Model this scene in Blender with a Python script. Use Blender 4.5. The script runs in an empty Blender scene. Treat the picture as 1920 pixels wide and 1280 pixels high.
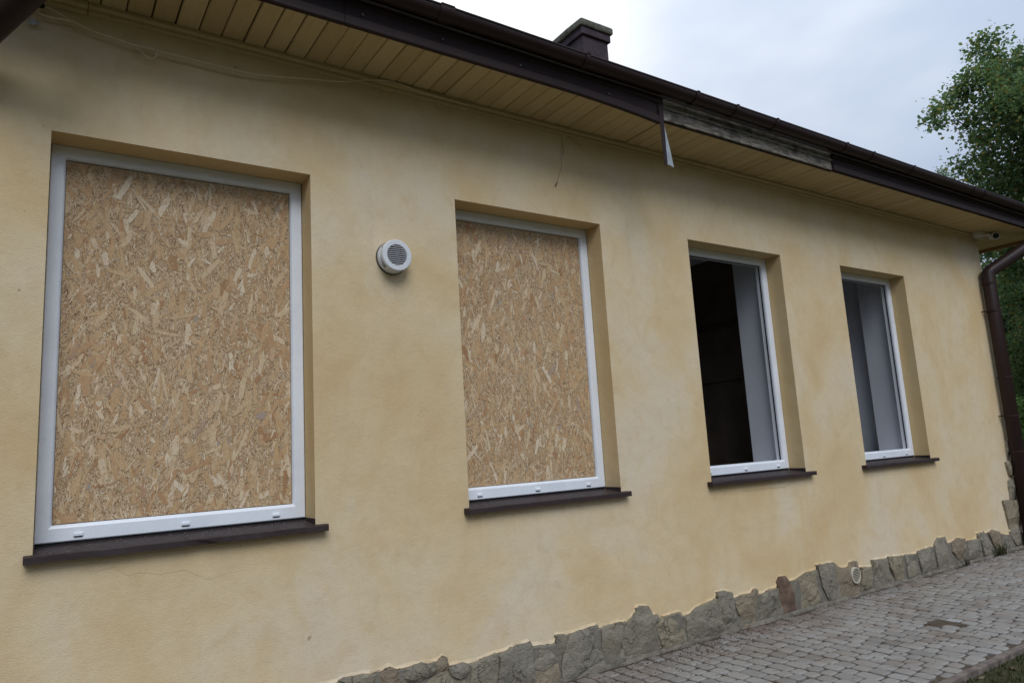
import bpy, bmesh, math, random
from mathutils import Vector, Matrix, noise
random.seed(7)
SC = bpy.context.scene
COL = SC.collection
PI = math.pi

# ---------------------------------------------------------------- camera, sky, sun, exposure
CAM_P = Vector((-0.014, -3.833, 1.442))
FPX = 1324.3                                   # focal length for a 1920 px wide frame
RGT = Vector((0.8299599, -0.5547747, -0.0582384))
UPV = Vector((-0.0377245, -0.1599857, 0.9863982))
FWD = Vector((0.556546, 0.8164739, 0.1537103))
cam = bpy.data.objects.new('camera', bpy.data.cameras.new('camera'))
COL.objects.link(cam)
cam.matrix_world = Matrix(((RGT.x, UPV.x, -FWD.x, CAM_P.x), (RGT.y, UPV.y, -FWD.y, CAM_P.y),
                           (RGT.z, UPV.z, -FWD.z, CAM_P.z), (0, 0, 0, 1)))
cam.data.sensor_width = 36.0
cam.data.sensor_fit = 'HORIZONTAL'
cam.data.lens = FPX / 1920 * 36
cam.data.clip_start = 0.05
cam.data.clip_end = 2000
SC.camera = cam

SUN_EL, SUN_AZ = math.radians(47), math.radians(198)     # azimuth measured from +Y towards +X
world = bpy.data.worlds.new('World')
SC.world = world
world.use_nodes = True
wn, wl = world.node_tree.nodes, world.node_tree.links
wn.clear()
w_out = wn.new('ShaderNodeOutputWorld')
w_bg = wn.new('ShaderNodeBackground')
w_bg.inputs['Strength'].default_value = 0.1
w_sky = wn.new('ShaderNodeTexSky')
w_sky.sky_type = 'NISHITA'
w_sky.sun_disc = False
w_sky.sun_elevation = SUN_EL
w_sky.sun_rotation = SUN_AZ
w_tc = wn.new('ShaderNodeTexCoord')
w_map = wn.new('ShaderNodeMapping')
w_map.inputs['Scale'].default_value = (1.0, 1.0, 2.2)
w_map.inputs['Location'].default_value = (0.35, 1.7, 0.2)
w_n = wn.new('ShaderNodeTexNoise')
w_n.inputs['Scale'].default_value = 2.3
w_n.inputs['Detail'].default_value = 5
w_n.inputs['Roughness'].default_value = 0.45
w_dot = wn.new('ShaderNodeVectorMath'); w_dot.operation = 'DOT_PRODUCT'
w_dot.inputs[1].default_value = Vector((0.18, 0.72, 0.67)).normalized()
w_mr = wn.new('ShaderNodeMapRange')
w_mr.inputs['From Min'].default_value = 0.55
w_mr.inputs['From Max'].default_value = 1.0
w_mr.inputs['To Min'].default_value = 0.0
w_mr.inputs['To Max'].default_value = 0.55
w_add = wn.new('ShaderNodeMath'); w_add.operation = 'ADD'
w_ramp = wn.new('ShaderNodeValToRGB')
w_ramp.color_ramp.elements[0].position = 0.33
w_ramp.color_ramp.elements[0].color = (0.50, 0.615, 0.86, 1)
w_ramp.color_ramp.elements[1].position = 0.98
w_ramp.color_ramp.elements[1].color = (1.32, 1.35, 1.38, 1)
e = w_ramp.color_ramp.elements.new(0.62); e.color = (0.74, 0.85, 1.04, 1)
w_scale = wn.new('ShaderNodeVectorMath'); w_scale.operation = 'SCALE'
w_scale.inputs['Scale'].default_value = 10.5
w_mix = wn.new('ShaderNodeMix'); w_mix.data_type = 'RGBA'
w_mix.inputs['Factor'].default_value = 0.92
wl.new(w_tc.outputs['Generated'], w_map.inputs['Vector'])
wl.new(w_map.outputs['Vector'], w_n.inputs['Vector'])
wl.new(w_tc.outputs['Generated'], w_dot.inputs[0])
wl.new(w_dot.outputs['Value'], w_mr.inputs['Value'])
wl.new(w_n.outputs['Fac'], w_add.inputs[0])
wl.new(w_mr.outputs['Result'], w_add.inputs[1])
wl.new(w_add.outputs[0], w_ramp.inputs['Fac'])
w_sep = wn.new('ShaderNodeSeparateXYZ')
wl.new(w_tc.outputs['Generated'], w_sep.inputs[0])
w_el = wn.new('ShaderNodeMapRange')                # overcast sky: three times brighter overhead than at the horizon
w_el.inputs['From Min'].default_value = 0.0
w_el.inputs['From Max'].default_value = 1.0
w_el.inputs['To Min'].default_value = 4.7
w_el.inputs['To Max'].default_value = 11.0
wl.new(w_sep.outputs['Z'], w_el.inputs['Value'])
wl.new(w_el.outputs['Result'], w_scale.inputs['Scale'])
wl.new(w_ramp.outputs['Color'], w_scale.inputs[0])
wl.new(w_sky.outputs['Color'], w_mix.inputs['A'])
wl.new(w_scale.outputs['Vector'], w_mix.inputs['B'])
wl.new(w_mix.outputs['Result'], w_bg.inputs['Color'])
wl.new(w_bg.outputs['Background'], w_out.inputs['Surface'])

sun = bpy.data.objects.new('sun', bpy.data.lights.new('sun', 'SUN'))
COL.objects.link(sun)
sun.data.energy = 1.5
sun.data.angle = math.radians(34)
sun.data.color = (0.94, 0.975, 1.0)
sd = Vector((math.sin(SUN_AZ) * math.cos(SUN_EL), math.cos(SUN_AZ) * math.cos(SUN_EL), math.sin(SUN_EL)))
sun.rotation_euler = sd.to_track_quat('Z', 'Y').to_euler()
SC.view_settings.view_transform = 'Standard'
SC.view_settings.look = 'None'
SC.view_settings.exposure = 0.22
SC.view_settings.gamma = 1.0
SC.view_settings.use_curve_mapping = False


# ---------------------------------------------------------------- measuring helpers
def ray(u, v):
    """direction through a pixel of the 1920 x 1280 photograph"""
    return RGT * ((u - 960) / FPX) + UPV * ((640 - v) / FPX) + FWD

def on_y(u, v, y=0.0):
    r = ray(u, v); return CAM_P + r * ((y - CAM_P.y) / r.y)

def on_z(u, v, z=0.0):
    r = ray(u, v); return CAM_P + r * ((z - CAM_P.z) / r.z)

def at_depth(u, v, d):
    return CAM_P + ray(u, v) * d

def depth_of(p):
    return (Vector(p) - CAM_P).dot(FWD)

def to_px(p):
    d = Vector(p) - CAM_P
    z = d.dot(FWD)
    return 960 + FPX * d.dot(RGT) / z, 640 - FPX * d.dot(UPV) / z


# ---------------------------------------------------------------- material helpers
class NT:
    def __init__(self, name):
        self.m = bpy.data.materials.new(name)
        self.m.use_nodes = True
        self.n = self.m.node_tree.nodes
        self.l = self.m.node_tree.links
        self.b = self.n['Principled BSDF']
        self.out = self.n['Material Output']
    def new(self, t, **kw):
        x = self.n.new(t)
        for k, v in kw.items():
            if hasattr(x, k): setattr(x, k, v)
            else: x.inputs[k.replace('_', ' ')].default_value = v
        return x
    def link(self, a, b): self.l.new(a, b)
    def coords(self, which='Object', scale=(1, 1, 1), loc=(0, 0, 0), rot=(0, 0, 0)):
        tc = self.n.new('ShaderNodeTexCoord'); mp = self.n.new('ShaderNodeMapping')
        mp.inputs['Scale'].default_value = scale; mp.inputs['Location'].default_value = loc
        mp.inputs['Rotation'].default_value = rot
        self.link(tc.outputs[which], mp.inputs['Vector'])
        return mp.outputs['Vector']
    def noise(self, vec, scale, detail=4, rough=0.5, dist=0.0):
        x = self.n.new('ShaderNodeTexNoise')
        x.inputs['Scale'].default_value = scale; x.inputs['Detail'].default_value = detail
        x.inputs['Roughness'].default_value = rough; x.inputs['Distortion'].default_value = dist
        if vec is not None: self.link(vec, x.inputs['Vector'])
        return x.outputs['Fac']
    def ramp(self, fac, stops):
        r = self.n.new('ShaderNodeValToRGB')
        el = r.color_ramp.elements
        el[0].position, el[0].color = stops[0][0], (*stops[0][1], 1)
        el[1].position, el[1].color = stops[-1][0], (*stops[-1][1], 1)
        for p, c in stops[1:-1]:
            q = el.new(p); q.color = (*c, 1)
        self.link(fac, r.inputs['Fac'])
        return r.outputs['Color']
    def rng(self, fac, a, b, c=0.0, d=1.0):
        r = self.n.new('ShaderNodeMapRange')
        for k, v in zip(('From Min', 'From Max', 'To Min', 'To Max'), (a, b, c, d)):
            r.inputs[k].default_value = v
        self.link(fac, r.inputs['Value'])
        return r.outputs['Result']
    def mix(self, fac, a, b, blend='MIX'):
        x = self.n.new('ShaderNodeMix'); x.data_type = 'RGBA'; x.blend_type = blend
        for s, v in (('Factor', fac), ('A', a), ('B', b)):
            if isinstance(v, bpy.types.NodeSocket): self.link(v, x.inputs[s])
            elif isinstance(v, (int, float)): x.inputs[s].default_value = v
            else: x.inputs[s].default_value = (*v, 1)
        return x.outputs['Result']
    def math(self, op, a, b=0.0):
        x = self.n.new('ShaderNodeMath'); x.operation = op
        for i, v in enumerate((a, b)):
            if isinstance(v, bpy.types.NodeSocket): self.link(v, x.inputs[i])
            else: x.inputs[i].default_value = v
        return x.outputs[0]
    def bump(self, h, strength=0.3, dist=0.01, prev=None):
        b = self.n.new('ShaderNodeBump')
        b.inputs['Strength'].default_value = strength; b.inputs['Distance'].default_value = dist
        self.link(h, b.inputs['Height'])
        if prev is not None: self.link(prev, b.inputs['Normal'])
        return b.outputs['Normal']
    def fin(self, color=None, rough=None, normal=None, metal=None, spec=None):
        for k, v in (('Base Color', color), ('Roughness', rough), ('Normal', normal), ('Metallic', metal), ('Specular IOR Level', spec)):
            if v is None: continue
            if isinstance(v, bpy.types.NodeSocket): self.link(v, self.b.inputs[k])
            elif isinstance(v, (int, float)): self.b.inputs[k].default_value = v
            else: self.b.inputs[k].default_value = (*v, 1)
        return self.m
    def obj_random(self):
        return self.n.new('ShaderNodeObjectInfo').outputs['Random']
    def island_random(self):
        return self.n.new('ShaderNodeNewGeometry').outputs['Random Per Island']

M = {}
def stucco(name, smooth=False):
    t = NT(name)
    v = t.coords('Object')
    big = t.noise(t.coords('Object', (1, 1, 0.75)), 1.25, 5, 0.55, 0.6)
    med = t.noise(v, 3.6, 6, 0.6, 0.4)
    drip = t.noise(t.coords('Object', (5.5, 1, 0.55), (3, 0, 1)), 1.3, 4, 0.55, 0.3)
    c = t.ramp(big, [(0.32, (0.63, 0.455, 0.24)), (0.44, (0.662, 0.505, 0.295)), (0.55, (0.69, 0.55, 0.355)), (0.68, (0.69, 0.57, 0.41))])
    sm = t.noise(t.coords('Object', (1, 1, 0.8), (9, 2, 4)), 7.5, 6, 0.62, 0.8)
    c = t.mix(t.rng(sm, 0.50, 0.72, 0, 0.38), c, (0.555, 0.405, 0.225))
    c = t.mix(t.rng(med, 0.52, 0.76, 0, 0.5), c, (0.62, 0.435, 0.22))
    c = t.mix(t.rng(drip, 0.55, 0.8, 0, 0.28), c, (0.57, 0.42, 0.23))
    fine = t.noise(v, 46, 4, 0.6)
    c = t.mix(t.rng(fine, 0.35, 0.7, 0.0, 0.10), c, (0.45, 0.34, 0.19))
    sp = t.noise(t.coords('Object', (1, 1, 0.8), (7, 7, 7)), 17, 3, 0.5)
    c = t.mix(t.rng(sp, 0.745, 0.76, 0, 0.6), c, (0.22, 0.16, 0.09))
    if smooth:
        c = t.mix(0.6, c, (0.63, 0.445, 0.20))
    g1 = t.noise(t.coords('Object', (1, 1, 1.9)), 95, 3, 0.55, 0.3)
    g2 = t.noise(v, 260, 2, 0.5)
    g3 = t.noise(v, 5.5, 3, 0.5)
    n = t.bump(g3, 0.25, 0.03)
    n = t.bump(t.noise(t.coords('Object', (1, 1, 1.3), (2, 0, 5)), 34, 4, 0.6, 0.5), 0.08 if smooth else 0.2, 0.006, n)
    n = t.bump(g1, 0.2 if smooth else 0.5, 0.004, n)
    n = t.bump(g2, 0.2, 0.0015, n)
    return t.fin(c, 0.93, n, spec=0.2)
M['stucco'] = stucco('ochre_stucco')
M['reveal'] = stucco('smooth_ochre_stucco', True)

def soffit_paint():
    t = NT('cream_soffit_paint')
    r = t.obj_random()
    c = t.mix(r, (0.45, 0.335, 0.165), (0.53, 0.41, 0.215))
    v = t.coords('Object', (14, 1.2, 14))
    d = t.noise(v, 3.0, 5, 0.6)
    c = t.mix(t.rng(d, 0.5, 0.8, 0, 0.5), c, (0.36, 0.25, 0.11))
    sp = t.noise(t.coords('Object', (6, 3, 6)), 7, 4, 0.6)
    c = t.mix(t.rng(sp, 0.66, 0.74, 0, 0.6), c, (0.2, 0.12, 0.05))
    n = t.bump(d, 0.15, 0.004)
    return t.fin(c, 0.6, n, spec=0.35)
M['soffit'] = soffit_paint()

def brown_metal(name, a, b, rough=0.42, dust=0.25):
    t = NT(name)
    v = t.coords('Object')
    n1 = t.noise(v, 3.0, 5, 0.6)
    c = t.mix(n1, a, b)
    n2 = t.noise(t.coords('Object', (1, 3, 3)), 26, 5, 0.7)
    c = t.mix(t.rng(n2, 0.55, 0.8, 0, dust), c, (0.16, 0.135, 0.12))
    g = t.noise(v, 60, 3, 0.6)
    nb = t.bump(g, 0.08, 0.002)
    nb = t.bump(n1, 0.12, 0.01, nb)
    rr = t.rng(n2, 0.3, 0.7, rough, rough + 0.22)
    return t.fin(c, rr, nb, spec=0.22)
M['fascia'] = brown_metal('brown_sheet_metal', (0.020, 0.011, 0.011), (0.034, 0.020, 0.019), 0.5, 0.12)
M['gutter'] = brown_metal('brown_gutter_metal', (0.024, 0.013, 0.012), (0.038, 0.021, 0.019), 0.32, 0.10)
M['sill'] = brown_metal('brown_sill_metal', (0.028, 0.018, 0.018), (0.046, 0.031, 0.030), 0.42, 0.3)
M['roof'] = brown_metal('brown_roof_metal', (0.05, 0.03, 0.028), (0.08, 0.05, 0.045), 0.5, 0.3)

def simple(name, col, rough=0.5, var=0.15, scale=8, spec=0.5, bump=0.05):
    t = NT(name)
    v = t.coords('Object')
    n = t.noise(v, scale, 5, 0.6)
    dk = tuple(x * (1 - var) for x in col)
    c = t.ramp(n, [(0.35, dk), (0.65, col)])
    return t.fin(c, rough, t.bump(t.noise(v, scale * 8, 3, 0.6), bump, 0.003), spec=spec)
def pvc():
    t = NT('white_plastic_frame')
    n = t.noise(t.coords('Object', (1, 1, 1)), 4, 6, 0.65)
    c = t.ramp(n, [(0.3, (0.74, 0.76, 0.80)), (0.6, (0.82, 0.84, 0.88))])
    d = t.noise(t.coords('Object', (1, 1, 1), (2, 5, 1)), 30, 4, 0.7)
    c = t.mix(t.rng(d, 0.62, 0.8, 0, 0.35), c, (0.42, 0.37, 0.30))
    return t.fin(c, 0.32, None, spec=0.5)
M['pvc'] = pvc()
M['gasket'] = simple('dark_rubber', (0.012, 0.011, 0.012), 0.7)
M['vent'] = simple('white_vent_plastic', (0.70, 0.70, 0.71), 0.38, 0.08, 10)
M['ventdark'] = simple('dark_void', (0.008, 0.008, 0.008), 0.9)
M['ventslot'] = simple('dark_slot', (0.05, 0.05, 0.05), 0.8)
M['galv'] = simple('grey_zinc_underside', (0.42, 0.46, 0.49), 0.45, 0.3, 20)
M['cable'] = simple('yellowed_cable', (0.68, 0.56, 0.37), 0.6, 0.15, 30)
M['scrap'] = simple('grey_plastic_scrap', (0.45, 0.46, 0.5), 0.4, 0.3, 60)
M['plaster'] = simple('white_inner_plaster', (0.60, 0.61, 0.65), 0.85, 0.08, 3)
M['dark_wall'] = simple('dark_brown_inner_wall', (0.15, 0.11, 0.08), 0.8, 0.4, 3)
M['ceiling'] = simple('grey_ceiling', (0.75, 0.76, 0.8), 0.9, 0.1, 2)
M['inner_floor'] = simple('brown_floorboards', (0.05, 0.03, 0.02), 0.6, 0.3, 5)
M['camwhite'] = simple('camera_white', (0.62, 0.6, 0.55), 0.4, 0.1, 10)
M['lens'] = simple('black_lens', (0.006, 0.006, 0.007), 0.1)
M['twig'] = simple('dry_twig', (0.06, 0.04, 0.022), 0.9)
M['crack'] = simple('crack_line', (0.50, 0.37, 0.205), 0.95)
M['screw'] = simple('steel_screw', (0.16, 0.15, 0.15), 0.4)

def chimney_mat():
    t = NT('purple_brown_render')
    v = t.coords('Object')
    n = t.noise(v, 5, 6, 0.65)
    c = t.ramp(n, [(0.3, (0.030, 0.020, 0.026)), (0.55, (0.055, 0.038, 0.046)), (0.75, (0.085, 0.066, 0.074))])
    # grey-green lichen on the top faces and edges of the cap
    g = t.n.new('ShaderNodeNewGeometry'); s = t.n.new('ShaderNodeSeparateXYZ')
    t.link(g.outputs['Position'], s.inputs[0])
    return t.fin(c, 0.85, t.bump(t.noise(v, 22, 5, 0.65), 0.6, 0.02), spec=0.3)
M['chimney'] = chimney_mat()
M['lichen'] = simple('lichened_concrete', (0.15, 0.145, 0.11), 0.95, 0.55, 14, 0.2, 0.5)

def weathered():
    t = NT('weathered_grey_timber')
    v = t.coords('Object', (2.6, 14, 26))
    n = t.noise(v, 3.6, 7, 0.75, 0.6)
    c = t.ramp(n, [(0.30, (0.05, 0.041, 0.033)), (0.42, (0.15, 0.125, 0.10)), (0.52, (0.29, 0.255, 0.21)), (0.64, (0.45, 0.42, 0.37)), (0.75, (0.22, 0.19, 0.155))])
    b = t.noise(t.coords('Object', (3, 3, 3)), 2.4, 4, 0.6)
    c = t.mix(t.rng(b, 0.5, 0.64, 0, 0.75), c, (0.07, 0.06, 0.052))
    return t.fin(c, 0.9, t.bump(n, 0.6, 0.012), spec=0.2)
M['timber'] = weathered()

def osb_base():
    t = NT('chipboard_ground')
    v = t.coords('Object', (1.5, 1, 0.9))
    n = t.noise(v, 75, 4, 0.7, 1.8)
    c = t.ramp(n, [(0.36, (0.17, 0.095, 0.05)), (0.45, (0.38, 0.245, 0.135)), (0.53, (0.56, 0.405, 0.245)), (0.65, (0.74, 0.59, 0.41))])
    b = t.noise(t.coords('Object'), 3.0, 4, 0.6)
    c = t.mix(t.rng(b, 0.4, 0.7, 0, 0.3), c, (0.46, 0.31, 0.16))
    return t.fin(c, 0.75, t.bump(n, 0.8, 0.003), spec=0.25)
M['osb'] = osb_base()
def osb_strand():
    t = NT('wood_strand')
    r = t.island_random()
    c = t.ramp(r, [(0.0, (0.38, 0.20, 0.09)), (0.06, (0.47, 0.275, 0.14)), (0.22, (0.53, 0.335, 0.18)), (0.45, (0.575, 0.38, 0.195)),
                   (0.65, (0.61, 0.425, 0.24)), (0.82, (0.69, 0.525, 0.33)), (0.94, (0.77, 0.635, 0.46)), (0.98, (0.48, 0.26, 0.11)), (1.0, (0.34, 0.35, 0.35))])
    uv = t.coords('UV', (1.2, 9, 1))
    g = t.noise(uv, 6, 4, 0.65, 0.3)
    c = t.mix(t.rng(g, 0.42, 0.72, 0, 0.35), c, (0.33, 0.20, 0.10))
    ob = t.noise(t.coords('Object', (1.5, 1, 0.9)), 80, 4, 0.7, 1.8)     # grit and fibres pressed into the face
    c = t.mix(t.rng(ob, 0.37, 0.50, 0.6, 0), c, (0.27, 0.15, 0.08))
    return t.fin(c, 0.68, t.bump(g, 0.35, 0.002), spec=0.3)
M['strand'] = osb_strand()
def osb_shaving():
    t = NT('wood_shaving')
    c = t.ramp(t.island_random(), [(0.0, (0.17, 0.095, 0.05)), (0.2, (0.33, 0.195, 0.10)), (0.42, (0.45, 0.285, 0.15)), (0.65, (0.59, 0.42, 0.24)), (0.88, (0.74, 0.585, 0.39)), (1.0, (0.83, 0.71, 0.52))])
    return t.fin(c, 0.7, None, spec=0.25)
M['shaving'] = osb_shaving()

def stone_mat():
    t = NT('grey_sandstone')
    r = t.obj_random()
    v = t.coords('Object')
    base = t.ramp(r, [(0.0, (0.25, 0.22, 0.168)), (0.3, (0.28, 0.245, 0.185)), (0.55, (0.24, 0.216, 0.17)), (0.75, (0.295, 0.25, 0.172)), (0.92, (0.27, 0.21, 0.146)), (1.0, (0.245, 0.18, 0.128))])
    n = t.noise(v, 9, 6, 0.65, 0.5)
    c = t.mix(t.rng(n, 0.45, 0.75, 0, 0.55), base, (0.285, 0.24, 0.16))
    d = t.noise(t.coords('Object', (1, 1, 1), (4, 4, 4)), 22, 5, 0.7)
    c = t.mix(t.rng(d, 0.55, 0.75, 0, 0.45), c, (0.14, 0.127, 0.105))
    wv = t.n.new('ShaderNodeVectorMath'); wv.operation = 'ADD'
    nz = t.n.new('ShaderNodeTexNoise'); nz.inputs['Scale'].default_value = 9; nz.inputs['Detail'].default_value = 5
    t.link(v, nz.inputs['Vector'])
    ws = t.n.new('ShaderNodeVectorMath'); ws.operation = 'SCALE'; ws.inputs['Scale'].default_value = 0.22
    t.link(nz.outputs['Color'], ws.inputs[0]); t.link(v, wv.inputs[0]); t.link(ws.outputs[0], wv.inputs[1])
    vo = t.n.new('ShaderNodeTexVoronoi'); vo.feature = 'DISTANCE_TO_EDGE'; vo.inputs['Scale'].default_value = 6.5
    t.link(wv.outputs[0], vo.inputs['Vector'])
    crk = t.rng(vo.outputs['Distance'], 0.0, 0.035, 1, 0)
    crk = t.math('MULTIPLY', crk, t.rng(t.noise(v, 6, 3, 0.5), 0.45, 0.60, 0, 1))
    c = t.mix(t.math('MULTIPLY', crk, 0.5), c, (0.06, 0.053, 0.042))
    h1 = t.math('SUBTRACT', t.noise(v, 11, 8, 0.66, 1.2), t.math('MULTIPLY', crk, 0.35))
    h2 = t.noise(t.coords('Object', (1, 1, 2.5)), 60, 5, 0.65)
    nb = t.bump(h1, 0.9, 0.03)
    nb = t.bump(h2, 0.6, 0.008, nb)
    return t.fin(c, 0.9, nb, spec=0.25)
M['stone'] = stone_mat()
M['redstone'] = simple('red_brown_sandstone', (0.205, 0.135, 0.095), 0.9, 0.45, 12, 0.25, 0.5)
M['mortar'] = simple('grey_mortar', (0.225, 0.20, 0.16), 0.95, 0.35, 12, 0.2, 0.8)

def paver_mat():
    t = NT('concrete_paver')
    r = t.obj_random()
    i = t.island_random()
    rr = t.math('FRACT', t.math('ADD', r, i))
    base = t.ramp(rr, [(0.0, (0.20, 0.186, 0.168)), (0.3, (0.25, 0.235, 0.215)), (0.6, (0.285, 0.27, 0.248)), (0.8, (0.265, 0.245, 0.218)), (0.93, (0.235, 0.205, 0.178)), (1.0, (0.33, 0.325, 0.315))])
    g = t.n.new('ShaderNodeNewGeometry'); pos = g.outputs['Position']
    d = t.noise(pos, 2.1, 6, 0.65, 0.4)
    c = t.mix(t.rng(d, 0.50, 0.70, 0, 0.6), base, (0.13, 0.088, 0.06))
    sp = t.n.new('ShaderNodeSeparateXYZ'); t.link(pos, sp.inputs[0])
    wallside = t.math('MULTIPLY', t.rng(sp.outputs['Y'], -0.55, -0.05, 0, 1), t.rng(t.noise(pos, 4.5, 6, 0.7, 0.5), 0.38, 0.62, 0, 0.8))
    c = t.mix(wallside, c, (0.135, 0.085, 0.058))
    s = t.noise(pos, 70, 4, 0.7)
    c = t.mix(t.rng(s, 0.5, 0.8, 0, 0.5), c, (0.12, 0.10, 0.085))
    h = t.noise(pos, 120, 4, 0.6)
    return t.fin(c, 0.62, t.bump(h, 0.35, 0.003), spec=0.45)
M['paver'] = paver_mat()
def dirt_mat(name, a, b, sc=20):
    t = NT(name)
    v = t.coords('Object')
    n = t.noise(v, sc, 7, 0.7)
    c = t.ramp(n, [(0.3, a), (0.7, b)])
    return t.fin(c, 0.97, t.bump(n, 0.8, 0.02), spec=0.15)
M['dirt'] = dirt_mat('joint_dirt', (0.06, 0.045, 0.033), (0.135, 0.105, 0.078))
M['soil'] = dirt_mat('lawn_soil', (0.030, 0.040, 0.014), (0.075, 0.062, 0.034), 8)
M['kerb'] = simple('weathered_kerb_concrete', (0.21, 0.17, 0.145), 0.9, 0.5, 10, 0.25, 0.5)

def leaf_mat(name, stops):
    t = NT(name)
    c = t.ramp(t.island_random(), stops)
    tr = t.n.new('ShaderNodeBsdfTranslucent')
    t.link(c, tr.inputs['Color'])
    t.fin(c, 0.5, spec=0.35)
    mx = t.n.new('ShaderNodeMixShader'); mx.inputs[0].default_value = 0.5
    t.link(t.b.outputs[0], mx.inputs[1]); t.link(tr.outputs[0], mx.inputs[2])
    t.link(mx.outputs[0], t.out.inputs['Surface'])
    return t.m
M['oak_leaf'] = leaf_mat('oak_leaf', [(0, (0.085, 0.15, 0.065)), (0.45, (0.13, 0.22, 0.085)), (0.75, (0.18, 0.27, 0.10)), (0.90, (0.25, 0.29, 0.085)), (0.97, (0.34, 0.30, 0.07)), (1, (0.30, 0.17, 0.065))])
M['dark_leaf'] = leaf_mat('dark_leaf', [(0, (0.035, 0.07, 0.025)), (0.6, (0.06, 0.115, 0.038)), (0.9, (0.10, 0.16, 0.045)), (1, (0.17, 0.19, 0.04))])
M['bush_leaf'] = leaf_mat('bush_leaf', [(0, (0.05, 0.10, 0.025)), (0.6, (0.08, 0.16, 0.035)), (1, (0.14, 0.22, 0.05))])
M['grass'] = leaf_mat('grass_blade', [(0, (0.03, 0.045, 0.014)), (0.5, (0.05, 0.062, 0.02)), (0.85, (0.09, 0.08, 0.036)), (1, (0.14, 0.11, 0.06))])
M['bark'] = simple('dark_bark', (0.045, 0.036, 0.028), 0.95, 0.5, 9, 0.2, 0.6)

# ---------------------------------------------------------------- object helpers
def empty(name, loc=(0, 0, 0), parent=None):
    o = bpy.data.objects.new(name, None)
    o.empty_display_size = 0.2
    COL.objects.link(o)
    o.location = loc
    if parent: o.parent = parent
    return o

def tag(o, label=None, cat=None, group=None, kind=None):
    for k, v in (('label', label), ('category', cat), ('group', group), ('kind', kind)):
        if v: o[k] = v
    return o

def obj(name, bm, mat, parent=None, smooth=False, loc=None):
    me = bm if isinstance(bm, bpy.types.Mesh) else None
    if me is None:
        me = bpy.data.meshes.new(name)
        bm.to_mesh(me); bm.free()
        if smooth:
            for p in me.polygons: p.use_smooth = True
        me.materials.append(mat)
    o = bpy.data.objects.new(name, me)
    COL.objects.link(o)
    if parent: o.parent = parent
    if loc is not None: o.location = loc
    return o

def mesh_from(name, verts, faces, mat, uvs=None, smooth=False):
    me = bpy.data.meshes.new(name)
    me.from_pydata([tuple(v) for v in verts], [], faces)
    if uvs:
        lay = me.uv_layers.new(name='UVMap')
        flat = [c for uv in uvs for c in uv]
        lay.data.foreach_set('uv', flat)
    if smooth:
        for p in me.polygons: p.use_smooth = True
    me.materials.append(mat)
    me.update()
    return me

def add_box(bm, x0, x1, y0, y1, z0, z1, bev=0.0):
    vs = [bm.verts.new((x, y, z)) for x in (x0, x1) for y in (y0, y1) for z in (z0, z1)]
    fs = [(0, 1, 3, 2), (4, 6, 7, 5), (0, 4, 5, 1), (2, 3, 7, 6), (0, 2, 6, 4), (1, 5, 7, 3)]
    faces = [bm.faces.new([vs[i] for i in f]) for f in fs]
    if bev > 0:
        ed = list({e for f in faces for e in f.edges})
        bmesh.ops.bevel(bm, geom=ed, offset=bev, segments=2, affect='EDGES', profile=0.6)

def box(x0, x1, y0, y1, z0, z1, bev=0.0):
    bm = bmesh.new(); add_box(bm, x0, x1, y0, y1, z0, z1, bev)
    bmesh.ops.recalc_face_normals(bm, faces=bm.faces)
    return bm

def add_tube(bm, pts, rad, seg=12, cap=True):
    pts = [Vector(p) for p in pts]
    rads = rad if isinstance(rad, (list, tuple)) else [rad] * len(pts)
    rings = []
    prev = None
    for i, p in enumerate(pts):
        if i == 0: d = pts[1] - p
        elif i == len(pts) - 1: d = p - pts[-2]
        else: d = (pts[i + 1] - p).normalized() + (p - pts[i - 1]).normalized()
        d.normalize()
        if prev is None:
            a = Vector((0, 0, 1)) if abs(d.z) < 0.9 else Vector((1, 0, 0))
            s = d.cross(a).normalized()
        else:
            s = (prev - d * prev.dot(d)).normalized()
        prev = s
        t = d.cross(s)
        rings.append([bm.verts.new(p + (s * math.cos(k * 2 * PI / seg) + t * math.sin(k * 2 * PI / seg)) * rads[i]) for k in range(seg)])
    for a, b in zip(rings, rings[1:]):
        for k in range(seg):
            bm.faces.new((a[k], a[(k + 1) % seg], b[(k + 1) % seg], b[k]))
    if cap:
        bm.faces.new(rings[0][::-1]); bm.faces.new(rings[-1])

def tube(pts, rad, seg=12, cap=True):
    bm = bmesh.new(); add_tube(bm, pts, rad, seg, cap)
    bmesh.ops.recalc_face_normals(bm, faces=bm.faces)
    return bm

def extrude_profile(prof, xs, closed=True, dz=None):
    """profile of (y, z) points carried along x; dz(x, i) may bend it"""
    bm = bmesh.new()
    rings = []
    for x in xs:
        rings.append([bm.verts.new((x, p[0] + (dz(x, i)[0] if dz else 0), p[1] + (dz(x, i)[1] if dz else 0))) for i, p in enumerate(prof)])
    n = len(prof)
    for a, b in zip(rings, rings[1:]):
        for k in range(n if closed else n - 1):
            bm.faces.new((a[k], a[(k + 1) % n], b[(k + 1) % n], b[k]))
    if closed:
        bm.faces.new(rings[0][::-1]); bm.faces.new(rings[-1])
    bmesh.ops.recalc_face_normals(bm, faces=bm.faces)
    return bm

def frange(a, b, step):
    n = max(1, round((b - a) / step))
    return [a + (b - a) * i / n for i in range(n + 1)]

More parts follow.
